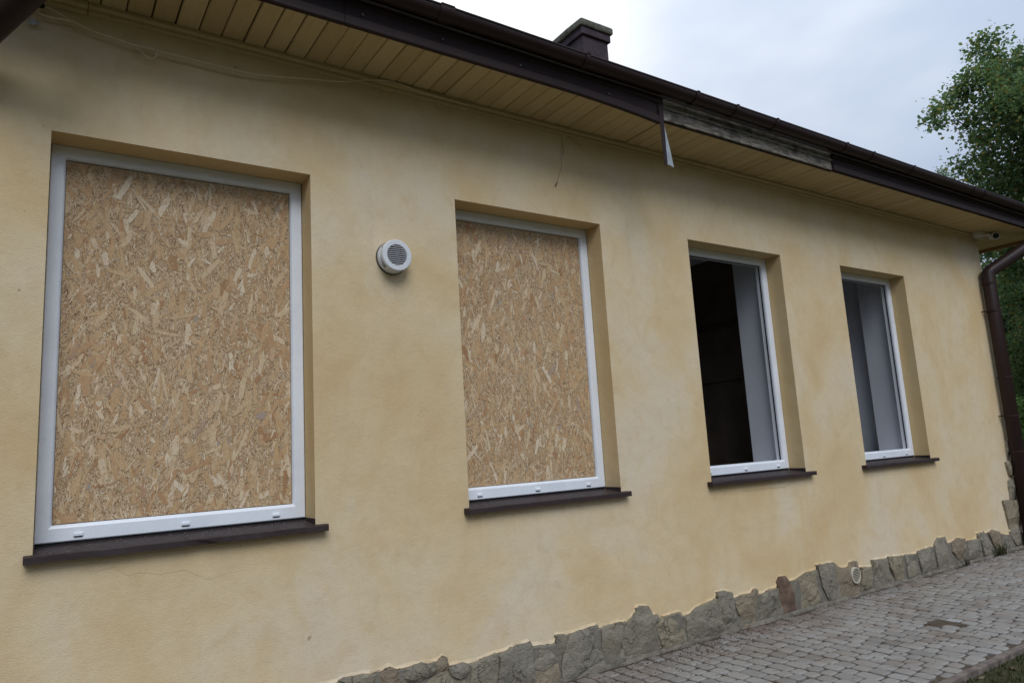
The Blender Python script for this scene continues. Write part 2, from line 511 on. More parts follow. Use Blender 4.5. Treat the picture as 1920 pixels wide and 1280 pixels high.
def crumbs(n, place, rmin, rmax, seed):
    r_ = random.Random(seed)
    vv, ff = [], []
    for i in range(n):
        cx, cy, cz = place(r_)
        s = r_.uniform(rmin, rmax) * (0.6 + 0.8 * r_.random())
        b0 = len(vv)
        for d in ((1, 0, 0), (-1, 0, 0), (0, 1, 0), (0, -1, 0), (0, 0, 0.8), (0, 0, -0.6)):
            vv.append((cx + (d[0] + r_.uniform(-.3, .3)) * s, cy + (d[1] + r_.uniform(-.3, .3)) * s, cz + (d[2] + r_.uniform(-.2, .2)) * s))
        for f in ((0, 2, 4), (2, 1, 4), (1, 3, 4), (3, 0, 4), (2, 0, 5), (1, 2, 5), (3, 1, 5), (0, 3, 5)): ff.append(tuple(b0 + k for k in f))
    return vv, ff
M['silldirt'] = dirt_mat('grey_sill_dirt', (0.10, 0.09, 0.075), (0.22, 0.20, 0.17))

# ================================================================ THE HOUSE
house = empty('house', (4.9, 0, 0))
tag(house, 'single-storey house with ochre stucco walls, stone plinth and dark brown eaves', 'house')
house_off = Vector((4.9, 0, 0))
def hpart(name, bm, mat, parent=None, smooth=False):
    """a part built in world metres under the house (or under one of its parts)"""
    o = obj(name, bm, mat, parent or house, smooth)
    if parent is None: o.location = -house_off
    return o

XL, XR = -2.2, 9.80                     # ends of the front wall
WX = [(0.0, 1.256), (2.211, 3.458), (4.413, 5.649), (6.617, 7.845)]
ZB, ZT = 1.125, 3.091                   # openings in the stucco
RD = 0.158                              # reveal depth
TH = 0.53                               # wall thickness
ZTOP = 3.85
DEPTH = 8.0

# --- front wall with its four openings
def front_wall():
    bm = bmesh.new()
    xs = [XL] + [x for w in WX for x in w] + [XR]
    zs = [-0.15, 1.103, ZT, ZTOP]
    def grid(y, flip):
        V = {}
        for i, x in enumerate(xs):
            for j, z in enumerate(zs): V[i, j] = bm.verts.new((x, y, z))
        for i in range(len(xs) - 1):
            for j in range(3):
                if j == 1 and i % 2 == 1: continue
                q = [V[i, j], V[i + 1, j], V[i + 1, j + 1], V[i, j + 1]]
                bm.faces.new(q[::-1] if flip else q)
        return V
    grid(0.0, False)
    return bm
hpart('front_wall', front_wall(), M['stucco'])
bm = bmesh.new()
def quad(bm, *p): bm.faces.new([bm.verts.new(q) for q in p])
xs = [XL] + [x for w in WX for x in w] + [XR]
for i in range(len(xs) - 1):                      # inner skin of the front wall
    for j, (za, zb) in enumerate(((0, 1.19), (1.19, 3.37), (3.37, ZTOP))):
        if j == 1 and i % 2 == 1: continue
        quad(bm, (xs[i], TH, za), (xs[i], TH, zb), (xs[i + 1], TH, zb), (xs[i + 1], TH, za))
hpart('inner_wall', bm, M['plaster'])
for (a, b, c, d) in ((XR, XR, 0, DEPTH), (XL, XL, 0, DEPTH)):
    bm = box(a - (0.3 if a > 0 else -0.0) , a + (0.0 if a > 0 else 0.3), 0.004, d, -0.15, ZTOP)
    hpart('side_wall', bm, M['stucco'])
hpart('rear_wall', box(XL, XR, DEPTH, DEPTH + 0.3, -0.15, ZTOP), M['stucco'])

# --- rooms behind the open windows
hpart('inner_ceiling', box(XL + 0.3, XR - 0.3, TH, DEPTH, 3.38, 3.44), M['ceiling'])
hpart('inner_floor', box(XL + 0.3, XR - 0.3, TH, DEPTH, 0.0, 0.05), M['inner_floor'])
hpart('partition_wall', box(7.93, 8.07, TH, DEPTH, 0.05, 3.38), M['plaster'])
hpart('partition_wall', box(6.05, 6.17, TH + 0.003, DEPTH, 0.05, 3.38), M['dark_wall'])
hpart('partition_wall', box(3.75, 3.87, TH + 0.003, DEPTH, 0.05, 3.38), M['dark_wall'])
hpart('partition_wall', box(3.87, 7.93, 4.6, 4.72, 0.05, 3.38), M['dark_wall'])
hpart('picture_rail', box(6.02, 6.048, TH + 0.1, 4.55, 2.62, 2.67), simple('dark_rail', (0.07, 0.05, 0.035), 0.6))
hpart('picture_rail', box(6.02, 6.048, TH + 0.1, 4.55, 2.05, 2.09), M['dark_wall'])

# --- windows
def ring_frame(x0, x1, z0, z1, w, y0, y1, wb=None, step=0.0):
    """mitred rectangular frame with a rounded outer face and an inner rebate"""
    bm = bmesh.new()
    wb = wb or w
    # cross-section: (offset inwards as a fraction, y)
    prof = [(0.0, y1), (0.0, y0 + 0.004), (0.06, y0), (0.80, y0), (0.90, y0 + 0.004), (1.0, y0 + 0.016), (1.0, y1)]
    cor = [(x0, z0, 1, 1), (x1, z0, -1, 1), (x1, z1, -1, -1), (x0, z1, 1, -1)]
    rings = []
    for (x, z, sx, sz) in cor:
        rings.append([bm.verts.new((x + sx * w * f, y, z + sz * (wb if sz > 0 else w) * f)) for f, y in prof])
    for i in range(4):
        a, b = rings[i], rings[(i + 1) % 4]
        for k in range(len(prof)):
            k2 = (k + 1) % len(prof)
            bm.faces.new((a[k], b[k], b[k2], a[k2]))
    bmesh.ops.recalc_face_normals(bm, faces=bm.faces)
    return bm

SILLS = [(-0.032, 1.309), (2.174, 3.507), (4.362, 5.727), (6.536, 7.921)]
WLAB = ['window boarded up with a large chipboard sheet, nearest the dark corner pipe', 'boarded window to the right of the round wall vent', 'open window with a black unlit room behind it', 'open window nearest the downpipe with a pale wall inside']
win_parts = []
for k, (x0, x1) in enumerate(WX):
    w = empty('window', (0, 0, 0), house)
    w.location = Vector(((x0 + x1) / 2, RD, ZB)) - house_off
    off = Vector(((x0 + x1) / 2, RD, ZB))
    w['label'] = WLAB[k]
    def wp(name, bm, mat, smooth=False):
        o = obj(name, bm, mat, w, smooth); o.location = -off; return o
    fz0, fz1 = 1.150, ZT
    wp('frame', ring_frame(x0 + 0.003, x1 - 0.003, fz0, fz1, 0.066, RD, RD + 0.075, 0.078), M['pvc'])
    # outer reveal: jambs and lintel of smooth stucco
    bm = bmesh.new()
    quad(bm, (x0, 0, ZB - 0.02), (x0, 0, ZT), (x0, RD + 0.02, ZT), (x0, RD + 0.02, ZB - 0.02))
    quad(bm, (x1, 0, ZB - 0.02), (x1, RD + 0.02, ZB - 0.02), (x1, RD + 0.02, ZT), (x1, 0, ZT))
    quad(bm, (x0, 0, ZT), (x1, 0, ZT), (x1, RD + 0.02, ZT), (x0, RD + 0.02, ZT))
    quad(bm, (x0, 0, ZB - 0.02), (x0, RD + 0.02, ZB - 0.02), (x1, RD + 0.02, ZB - 0.02), (x1, 0, ZB - 0.02))
    wp('reveal', bm, M['reveal'])
    # dark seam round the frame
    bm = bmesh.new()
    add_box(bm, x0 + 0.001, x1 - 0.001, RD + 0.012, RD + 0.06, ZB - 0.015, fz0 + 0.004)
    add_box(bm, x0 + 0.0005, x0 + 0.006, RD + 0.006, RD + 0.05, fz0, fz1)
    add_box(bm, x1 - 0.006, x1 - 0.0005, RD + 0.006, RD + 0.05, fz0, fz1)
    wp('seal', bm, M['gasket'])
    # inner reveal
    a, b, y0, y1 = x0 + 0.02, x1 - 0.012, RD + 0.0751, TH
    bm = bmesh.new()
    quad(bm, (a, y0, 1.19), (a, y0, 3.36), (a, y1, 3.36), (a, y1, 1.19))
    quad(bm, (b, y0, 1.19), (b, y1, 1.19), (b, y1, 3.36), (b, y0, 3.36))
    quad(bm, (a, y0, 3.36), (b, y0, 3.36), (b, y1, 3.36), (a, y1, 3.36))
    quad(bm, (a, y0, 3.09), (a, y0, 3.36), (b, y0, 3.36), (b, y0, 3.09))
    quad(bm, (a, y0, 1.19), (a, y1, 1.19), (b, y1, 1.19), (b, y0, 1.19))
    wp('inner_reveal', bm, M['plaster'])
    if k >= 2:                                    # dark glazing seal left in the empty frame
        bm = bmesh.new()
        add_box(bm, x1 - 0.074, x1 - 0.0685, RD + 0.030, RD + 0.040, fz0 + 0.078, fz1 - 0.066)
        add_box(bm, x0 + 0.0685, x0 + 0.074, RD + 0.030, RD + 0.040, fz0 + 0.078, fz1 - 0.066)
        add_box(bm, x0 + 0.07, x1 - 0.07, RD + 0.030, RD + 0.040, fz1 - 0.074, fz1 - 0.0685)
        wp('glazing_seal', bm, M['gasket'])
    # sheet-metal sill: sloped top, folded front lip, upstands at the sides
    s0, s1 = SILLS[k]
    bm = bmesh.new()
    xs_ = frange(s0, s1, 0.06)
    rings = []
    for x in xs_:
        inside = x0 + 0.002 <= x <= x1 - 0.002
        wob = 0.0015 * noise.noise((x * 5, k * 3.1, 0)) * 2
        dent = -0.012 * math.exp(-((x - 0.70) / 0.035) ** 2) if k == 0 else 0
        yb = RD + 0.012 if inside else -0.002
        zb = 1.137 if inside else 1.1185
        rings.append([bm.verts.new(p) for p in ((x, yb, zb), (x, -0.046, 1.114 + wob), (x, -0.050 - wob + dent * 0.3, 1.111 + wob + dent * 0.4),
                                                (x, -0.052 - dent * 0.7, 1.085 + wob), (x, -0.046, 1.084 + wob), (x, -0.044, 1.108))])
    for a_, b_ in zip(rings, rings[1:]):
        for i in range(5): bm.faces.new((a_[i], b_[i], b_[i + 1], a_[i + 1]))
    add_box(bm, x0 + 0.001, x0 + 0.005, -0.002, RD, 1.105, 1.150)
    add_box(bm, x1 - 0.005, x1 - 0.001, -0.002, RD, 1.105, 1.150)
    add_box(bm, s0 - 0.002, s0 + 0.001, -0.053, -0.002, 1.084, 1.118)
    add_box(bm, s1 - 0.001, s1 + 0.002, -0.053, -0.002, 1.084, 1.118)
    bmesh.ops.recalc_face_normals(bm, faces=bm.faces)
    wp('sill', bm, M['sill'])
    if k == 0:
        v_, f_ = crumbs(420, lambda r_: (r_.uniform(x0 + 0.01, x1 - 0.01), r_.uniform(-0.03, RD - 0.005), 1.128), 0.001, 0.0035, 19)
        d_ = obj('sill_dirt', mesh_from('sill_dirt', [(a_, b_, 1.1165 + (b_ + 0.046) * 0.1) if i_ < 0 else (a_, b_, c_ - 1.128 + 1.1155 + (b_ + 0.046) * 0.1) for i_, (a_, b_, c_) in enumerate(v_)], f_, M['silldirt']), None, w)
        d_.location = -off; d_['kind'] = 'stuff'
    # drain caps on the bottom rail
    cap_me = None
    for f in (0.14, 0.51, 0.87):
        cx = x0 + (x1 - x0) * f
        bm = bmesh.new()
        add_box(bm, cx - 0.019, cx + 0.019, RD - 0.009, RD + 0.001, fz0 + 0.021, fz0 + 0.036, 0.003)
        add_box(bm, cx - 0.017, cx + 0.017, RD - 0.003, RD + 0.001, fz0 + 0.016, fz0 + 0.0195)
        o = wp('drain_cap', bm, M['pvc'])
        o.data.materials.append(M['gasket'])
        for p in o.data.polygons:
            if p.center.z < fz0 + 0.0199: p.material_index = 1

# --- soffit planks and the two-step trim against the wall
SO = 0.465
x = 0.067 - 0.1155 * 20
pi_ = 0
while x < 10.72:
    wdt = 0.1155
    gap = random.choice((0.002, 0.0035, 0.005, 0.007)) if x > 1.2 else random.choice((0.005, 0.007, 0.010))
    dz = random.uniform(-0.0025, 0.0025)
    y1 = 0.02 if x < XR - 0.1 else 2.0
    bm = bmesh.new()
    a, b = x + gap / 2, x + wdt - gap / 2
    vs = [(a + 0.003, z0) for z0 in (0,)]
    prof = [(a, 3.806 + dz), (a, 3.795 + dz), (a + 0.004, 3.790 + dz), (b - 0.004, 3.790 + dz + random.uniform(-0.001, 0.001)), (b, 3.793 + dz), (b, 3.806 + dz)]
    r0 = [bm.verts.new((p, -SO + 0.003, z)) for p, z in prof]
    r1 = [bm.verts.new((p, y1, z)) for p, z in prof]
    for i in range(6): bm.faces.new((r0[i], r0[(i + 1) % 6], r1[(i + 1) % 6], r1[i]))
    bm.faces.new(r0[::-1]); bm.faces.new(r1)
    bmesh.ops.recalc_face_normals(bm, faces=bm.faces)
    hpart('soffit_plank', bm, M['soffit'])
    x += wdt
hpart('soffit_backing', box(XL, 10.74, -SO + 0.01, 1.9, 3.815, 3.835), M['ventdark'])
tx = [-0.10, 0.13, 2.35, 4.7, 7.2, 9.66]
for i in range(len(tx) - 1):
    a, b = tx[i] + 0.002, tx[i + 1] - 0.002
    t = 0.006 if i == 0 else 0
    prof = [(-0.001, 3.735), (-0.022, 3.737), (-0.026, 3.742), (-0.026, 3.758), (-0.034, 3.763), (-0.040, 3.770), (-0.040, 3.7885), (-0.001, 3.7885)]
    hpart('soffit_trim', extrude_profile([(y - t, z - t * 1.2) for y, z in prof], [a, b]), M['soffit'])
hpart('gable_soffit_trim', box(10.66, 10.75, -SO, 2.0, 3.755, 3.79), simple('brown_edge_board', (0.24, 0.13, 0.05), 0.7))

# --- fascia: sheet-metal cladding with a gap where grey timber shows
FP = [(-0.450, 3.786), (-0.480, 3.783), (-0.4825, 3.788), (-0.4825, 3.836), (-0.474, 3.846), (-0.470, 3.852), (-0.480, 3.905), (-0.494, 3.914), (-0.496, 3.925), (-0.500, 4.03), (-0.450, 4.03)]
def droop(x, i):
    t = max(0.0, (x - 2.75) / 0.95)
    s = t * t
    return ((-0.012 * s), (-0.050 * s if i < 6 else -0.03 * s if i < 9 else 0))
FX = [XL, -0.3, 1.30, 3.69]
for a, b in zip(FX, FX[1:]):
    hpart('fascia_sheet', extrude_profile([(y - 0.001 * (a > 0.5), z) for y, z in FP], frange(a + 0.0015, b - 0.0015, 0.12), True, droop), M['fascia'])
for a, b in ((5.90, 8.1), (8.1, 10.75)):
    hpart('fascia_sheet', extrude_profile(FP, frange(a + 0.0015, b - 0.0015, 0.3), True), M['fascia'])
hpart('fascia_edge_strip', extrude_profile([(-0.4635, 3.7845), (-0.4635, 3.777), (-0.4535, 3.777), (-0.4535, 3.7845)], [5.9, 10.75]), M['fascia'])
b_ = hpart('fascia_board', extrude_profile([(-0.440, 3.788), (-0.463, 3.788), (-0.465, 3.790), (-0.463, 3.868), (-0.440, 3.868)], frange(3.60, 5.905, 0.15)), M['timber'])
b_['label'] = 'lower strip of bare grey weathered timber'
b_ = hpart('fascia_board', extrude_profile([(-0.440, 3.872), (-0.472, 3.872), (-0.476, 3.876), (-0.476, 3.886), (-0.468, 3.892), (-0.468, 3.945), (-0.440, 3.945)], frange(3.60, 5.905, 0.15)), M['timber'])
b_['label'] = 'upper strip of bare grey timber under the gutter'

hpart('fascia_shade_backing', box(3.60, 5.905, -0.452, -0.436, 3.78, 4.03), M['bark'])  # dark sheet standing in for the gutter's shade above the timber
# strip of torn cladding that hangs from the fascia
bm = bmesh.new()
outer = [(3.625, -0.505, 3.975), (3.665, -0.50, 3.925), (3.675, -0.495, 3.74), (3.690, -0.488, 3.42)]
inner = [(3.650, -0.506, 3.985), (3.722, -0.500, 3.93), (3.722, -0.490, 3.74), (3.728, -0.480, 3.418)]
vo = [bm.verts.new(p) for p in outer]; vi = [bm.verts.new(p) for p in inner]
for i in range(3): bm.faces.new((vo[i], vo[i + 1], vi[i + 1], vi[i]))
st = hpart('torn_fascia_strip', bm, M['fascia'])
md = st.modifiers.new('solid', 'SOLIDIFY'); md.thickness = 0.003
st['label'] = 'bent strip of brown cladding hanging loose from the eave'
bm = bmesh.new()
A = [(3.722, -0.488, 3.745), (3.725, -0.482, 3.58), (3.728, -0.478, 3.42)]
B = [(3.726, -0.480, 3.740), (3.748, -0.462, 3.58), (3.768, -0.452, 3.45)]
Cc = [(3.730, -0.482, 3.735), (3.772, -0.474, 3.58), (3.806, -0.468, 3.425)]
va, vb, vc = ([bm.verts.new(p) for p in q] for q in (A, B, Cc))
for i in range(2):
    bm.faces.new((va[i], va[i + 1], vb[i + 1], vb[i])); bm.faces.new((vb[i], vb[i + 1], vc[i + 1], vc[i]))
o = hpart('zinc_flange', bm, M['galv'], st)
md = o.modifiers.new('solid', 'SOLIDIFY'); md.thickness = 0.002

# screws in the cladding
for u, v in ((680, 28), (830, 74), (976, 123), (1142, 176)):
    p = on_y(u, v, -0.4845)
    hpart('screw', tube([(p.x, -0.481, p.z), (p.x, -0.4875, p.z)], 0.005, 8), M['screw'])

# --- gutter
def half_round(R=0.056, t=0.003, n=14):
    cy, cz = -0.558, 3.985
    outp = [(cy - R * math.cos(k * PI / n), cz - R * math.sin(k * PI / n)) for k in range(n + 1)]
    inp = [(cy - (R - t) * math.cos(k * PI / n), cz - (R - t) * math.sin(k * PI / n)) for k in range(n, -1, -1)]
    bead = [(cy - R - 0.006, cz + 0.001), (cy - R - 0.006, cz + 0.009), (cy - R + 0.003, cz + 0.011)]
    return inp[:-1] + [(cy - R + t, cz)] + bead[::-1] + outp
gut = hpart('gutter', extrude_profile(half_round(), frange(XL, 10.85, 0.5)), M['gutter'], smooth=False)
for cx in (1.87, 2.92, 3.98, 4.43, 4.93, 5.94, 6.38, 7.11, 8.40, 8.66, 0.6):
    R = 0.0635
    w_ = 0.045 if abs(cx - 1.87) < 0.01 else 0.017
    n = 14
    prof = [(-0.558 - R * math.cos(k * PI / n), 3.985 - R * math.sin(k * PI / n)) for k in range(n + 1)]
    prof = [(-0.558 - R - 0.005, 3.997), ] + prof + [(-0.498, 4.0)]
    inn = [(-0.558 + (y + 0.558) * 0.95, 3.985 + (z - 3.985) * 0.95) for y, z in prof[::-1]]
    c_ = hpart('gutter_clip', extrude_profile(prof + inn, [cx - w_, cx + w_]), M['gutter'], gut)
# thin pale flashing edge under the gutter
def sag(x, i): return (0, 0.006 * noise.noise((x * 1.3, 5, 0)) - 0.006 * (x - 2) / 8 * 2)
hpart('drip_edge', extrude_profile([(-0.503, 3.934), (-0.532, 3.926), (-0.535, 3.923), (-0.5335, 3.919), (-0.503, 3.930)], frange(XL, 10.75, 0.25), True, sag), simple('grey_drip_metal', (0.11, 0.09, 0.085), 0.4))

# --- roof (metal sheets above the gutter) and chimney
bm = bmesh.new()
ze, pitch = 4.045, math.tan(math.radians(27))
ridge_y = 4.15
zr = ze + (ridge_y + 0.52) * pitch
xe = 10.80
rr = (ridge_y + 0.52)
pts = [(-2.6, -0.52, ze), (xe, -0.52, ze), (xe, 2 * ridge_y + 0.52, ze), (-2.6, 2 * ridge_y + 0.52, ze), (-2.6, ridge_y, zr), (xe - rr, ridge_y, zr)]
V = [bm.verts.new(p) for p in pts]
for f in ((0, 1, 5, 4), (1, 2, 5), (2, 3, 4, 5), (3, 0, 4), (0, 3, 2, 1)): bm.faces.new([V[i] for i in f])
bmesh.ops.recalc_face_normals(bm, faces=bm.faces)
hpart('roof', bm, M['roof'])

chim = None
cx0, cx1, cy0, cy1 = 6.14, 6.665, 3.0, 3.90
zc = 7.26
bm = bmesh.new()
add_box(bm, cx0 + 0.03, cx1 - 0.03, cy0 + 0.03, cy1 - 0.03, 5.2, zc - 0.09, 0.012)
chim = hpart('chimney', bm, M['chimney'])
bm = bmesh.new()
add_box(bm, cx0 - 0.005, cx1 + 0.005, cy0 - 0.005, cy1 + 0.005, zc - 0.10, zc + 0.01, 0.015)
hpart('chimney_band', bm, M['chimney'], chim)
bm = bmesh.new()
add_box(bm, cx0 - 0.035, cx1 + 0.035, cy0 - 0.035, cy1 + 0.035, zc + 0.011, zc + 0.12, 0.025)
bmesh.ops.subdivide_edges(bm, edges=bm.edges[:], cuts=2, use_grid_fill=True)
for v in bm.verts:
    v.co += Vector((noise.noise(v.co * 6), noise.noise(v.co * 6 + Vector((9, 0, 0))), noise.noise(v.co * 6 + Vector((0, 9, 0))))) * 0.012
hpart('chimney_cap', bm, M['lichen'], chim)

# --- downpipes
def downpipe(pts, label, collars):
    d = hpart('downpipe', tube(pts, 0.076, 18), M['gutter'], smooth=True)
    d['label'] = label
    for (c, ax) in collars:
        c = Vector(c); ax = Vector(ax).normalized()
        hpart('pipe_collar', tube([c - ax * 0.012, c + ax * 0.012], 0.0800, 18), M['gutter'], d)
    return d
PX, PY = 9.695, -0.10
d1 = downpipe([(10.62, -0.55, 3.96), (10.60, -0.545, 3.86), (10.50, -0.51, 3.765), (PX + 0.035, PY - 0.015, 3.298), (PX, PY, 3.262), (PX, PY, 0.02)],
              'dark brown downpipe at the far corner with an elbow', [((PX, PY, z), (0, 0, 1)) for z in (3.14, 2.80, 1.98, 1.52, 1.10)])
for z in (2.80, 1.52):
    hpart('pipe_bracket', tube([(PX - 0.09, -0.001, z), (PX - 0.075, PY + 0.02, z)], 0.008, 6), M['fascia'], d1)
d2 = downpipe([(-0.57, -0.10, 0.02), (-0.57, -0.10, 3.06), (-0.53, -0.11, 3.15), (-0.326, -0.14, 3.365), (-0.06, -0.50, 3.572), (0.02, -0.55, 3.66), (0.03, -0.56, 3.93)],
              'dark pipe slanting up to the gutter beside the boarded window', [((-0.57, -0.10, z), (0, 0, 1)) for z in (2.6, 1.3)])

# --- stone plinth
def H(x, y): return 620 + x / 4.8, 1080 + y / 4.8
def C5(x, y): return 640 + x / 3, 853 + y / 3
def Z3(x, y): return 1100 + x / 4.8, 1080 + y / 4.8
def C6(x, y): return 1280 + x / 3, 853 + y / 3
def Q(x, y): return 1720 + x / 4.57, 780 + y / 4.57
STONES = [
 (H, 1, [(75,1100),(75,960),(90,935),(215,905),(345,880),(395,885),(398,1110)]),
 (H, 1, [(404,1110),(400,960),(405,910),(440,880),(540,815),(600,850),(650,885),(690,950),(695,1110)]),
 (H, 0, [(700,945),(668,880),(680,830),(760,800),(860,785),(920,800),(943,850),(900,888),(780,945)]),
 (H, 0, [(952,850),(957,790),(1015,715),(1040,740),(1068,820),(1055,830),(960,856)]),
 (H, 0, [(705,1100),(705,955),(800,950),(900,896),(960,862),(1058,838),(1085,895),(1120,915),(1190,912),(1262,935),(1262,1100)]),
 (H, 0, [(1068,832),(1092,807),(1190,785),(1240,795),(1245,850),(1190,903),(1130,905),(1088,886)]),
 (H, 0, [(1270,1080),(1268,960),(1272,900),(1267,800),(1300,777),(1480,700),(1507,707),(1520,760),(1505,960),(1500,1090)]),
 (H, 0, [(1510,1080),(1526,800),(1518,722),(1620,650),(1798,590),(1812,612),(1815,720),(1826,960),(1800,1040)]),
 (C5, 0, [(1083,1078),(1120,1070),(1200,1072),(1222,1150),(1142,1214),(1088,1190)]),
 (C5, 0, [(1085,1200),(1140,1222),(1222,1165),(1234,1250),(1238,1282),(1150,1325),(1082,1340)]),
 (C5, 0, [(1211,1018),(1225,1010),(1266,1012),(1272,1042),(1252,1108),(1232,1138),(1216,1085)]),
 (C5, 0, [(1276,1032),(1290,1010),(1440,955),(1449,962),(1463,1060),(1480,1138),(1458,1160),(1400,1185),(1340,1210),(1320,1250),(1250,1262),(1240,1200),(1246,1150)]),
 (C5, 0, [(1326,1252),(1345,1217),(1410,1190),(1478,1156),(1500,1195),(1400,1236)]),
 (Z3, 2, [(137,482),(160,460),(310,412),(317,440),(314,560),(300,680),(265,780),(210,722),(160,692),(142,620)]),
 (Z3, 0, [(320,652),(350,768),(240,802),(272,780)]),
 (Z3, 0, [(322,520),(372,430),(450,320),(442,290),(490,270),(550,272),(578,310),(592,370),(625,440),(652,560),(690,690),(560,682),(382,703),(352,680),(327,620)]),
 (Z3, 0, [(596,360),(630,347),(652,380),(612,408)]),
 (Z3, 0, [(362,770),(357,716),(560,692),(640,682),(655,702),(450,762)]),
 (Z3, 0, [(642,430),(656,402),(720,360),(850,322),(869,350),(888,430),(902,560),(912,600),(830,625),(702,660),(668,560),(633,470)]),
 (Z3, 0, [(906,402),(902,372),(1000,282),(1120,225),(1170,207),(1198,300),(1200,360),(1248,500),(1150,550),(1040,572),(960,602),(928,580),(912,500)]),
 (Z3, 2, [(1183,210),(1172,152),(1240,136),(1310,142),(1330,230),(1332,300),(1358,420),(1374,480),(1282,512),(1243,400),(1203,290)]),
 (Z3, 0, [(1342,240),(1372,225),(1386,170),(1468,166),(1488,230),(1528,320),(1508,400),(1480,424),(1422,400),(1372,330)]),
 (Z3, 0, [(1376,342),(1420,420),(1490,432),(1524,372),(1530,432),(1392,480)]),
 (Z3, 0, [(1477,162),(1510,112),(1540,122),(1554,180),(1544,268),(1530,280),(1502,240)]),
 (Z3, 0, [(1562,250),(1577,170),(1640,126),(1703,107),(1738,230),(1776,340),(1720,362),(1640,400),(1562,430),(1549,330)]),
 (Z3, 3, [(1717,60),(1740,5),(1790,0),(1833,60),(1858,140),(1892,290),(1790,340),(1752,200)]),
 (C6, 0, [(622,710),(700,662),(753,647),(760,700),(783,820),(740,850),(660,875),(643,800)]),
 (C6, 0, [(757,620),(843,606),(858,650),(888,740),(893,800),(830,820),(792,740)]),
 (C6, 0, [(852,602),(880,630),(930,640),(945,602),(984,597),(998,660),(1002,740),(990,790),(900,800),(882,720)]),
 (C6, 0, [(1003,630),(1050,632),(1064,680),(1064,740),(1006,775)]),
 (C6, 2, [(1067,592),(1143,582),(1158,640),(1196,720),(1112,745),(1082,690)]),
 (C6, 0, [(1158,572),(1238,567),(1248,600),(1258,690),(1210,710),(1168,630)]),
 (C6, 2, [(1253,562),(1310,557),(1322,600),(1337,660),(1272,690)]),
 (C6, 0, [(1322,542),(1400,517),(1422,560),(1432,630),(1352,665),(1333,590)]),
 (C6, 0, [(1417,502),(1437,467),(1480,462),(1502,510),(1508,560),(1518,610),(1442,640),(1424,560)]),
 (C6, 0, [(1513,492),(1547,467),(1593,472),(1602,520),(1598,580),(1560,590),(1522,540)]),
 (C6, 2, [(1608,482),(1665,472),(1687,530),(1677,570),(1610,587)]),
 (C6, 0, [(1657,442),(1698,432),(1718,470),(1752,525),(1738,560),(1697,560),(1682,500)]),
 (C6, 0, [(1718,437),(1742,422),(1788,432),(1812,480),(1798,530),(1762,520)]),
 (C6, 0, [(1803,442),(1840,452),(1872,500),(1830,527)]),
 (C6, 0, [(1843,432),(1880,392),(1916,440),(1912,495),(1880,502)]),
]
def resample(poly, step):
    out = []
    n = len(poly)
    for i in range(n):
        a, b = Vector(poly[i]), Vector(poly[(i + 1) % n])
        m = max(1, round((b - a).length / step))
        for k in range(m): out.append(a + (b - a) * k / m)
    return out

from mathutils.geometry import delaunay_2d_cdt
def inside(p, poly):
    r = False
    j = len(poly) - 1
    for i in range(len(poly)):
        a, b = poly[i], poly[j]
        if (a[1] > p[1]) != (b[1] > p[1]) and p[0] < (b[0] - a[0]) * (p[1] - a[1]) / (b[1] - a[1]) + a[0]: r = not r
        j = i
    return r

def stone_mesh(poly, thick, seed, step=0.024):
    """rough slab from an (x, z) outline on the wall: craggy rim, split and stepped face"""
    rnd = random.Random(seed)
    pts = resample(poly, step)
    c = sum(pts, Vector((0, 0))) / len(pts)
    pts = [p + (p - c).normalized() * 0.005 + Vector((noise.noise((p.x * 70, p.y * 70, seed)), noise.noise((p.x * 70, p.y * 70, seed + 9)))) * 0.010 for p in pts]
    n = len(pts)
    size = max((p - c).length for p in pts)
    planes = []
    for k in range(4):                             # split faces: the lowest of a few tilted planes
        a = rnd.uniform(0, 2 * PI)
        planes.append((math.cos(a) * rnd.uniform(0.05, 0.30), math.sin(a) * rnd.uniform(0.05, 0.30), rnd.uniform(0.0, 0.55) * size * 0.16))
    a = rnd.uniform(0, 2 * PI); ca, sa = math.cos(a), math.sin(a); cut = rnd.uniform(-0.2, 0.6) * size
    tz = rnd.uniform(-0.02, 0.10)
    def h(x, z):
        dx, dz = x - c.x, z - c.y
        v = min([0.006] + [gx * dx + gz * dz + o for gx, gz, o in planes])
        v = max(v, -0.018) + thick + tz * dz
        e = dx * ca + dz * sa + 0.03 * noise.noise((x * 14, z * 14, seed * 0.7)) - cut
        if e > 0: v -= 0.007
        v += 0.0035 * noise.noise((x * 32, z * 32, seed * 2.3))
        return max(0.009, v)
    inner = []
    g = step * 0.95
    x0, x1 = min(p.x for p in pts), max(p.x for p in pts); z0, z1 = min(p.y for p in pts), max(p.y for p in pts)
    z = z0
    while z < z1:
        x = x0
        while x < x1:
            q = Vector((x + rnd.uniform(-.4, .4) * g, z + rnd.uniform(-.4, .4) * g))
            if inside(q, pts) and min((q - p).length for p in pts) > step * 0.55: inner.append(q)
            x += g
        z += g
    vco, _, tri, *_r = delaunay_2d_cdt(pts + inner, [(i, (i + 1) % n) for i in range(n)], [], 1, 1e-5)
    bm = bmesh.new()
    V = [bm.verts.new((q.x, -h(q.x, q.y), q.y)) for q in vco]
    for f in tri: bm.faces.new([V[i] for i in f])
    rim = [e for e in bm.edges if e.is_boundary]
    ret = bmesh.ops.extrude_edge_only(bm, edges=rim)
    for v in ret['geom']:
        if isinstance(v, bmesh.types.BMVert):
            v.co.y = -0.002
    for v in V:
        if v.is_valid and any(e in rim for e in v.link_edges): v.co.y *= 0.86
    bmesh.ops.recalc_face_normals(bm, faces=bm.faces)
    if sum(f.normal.y for f in bm.faces if len(f.verts) == 3) > 0: bmesh.ops.reverse_faces(bm, faces=bm.faces)
    return bm

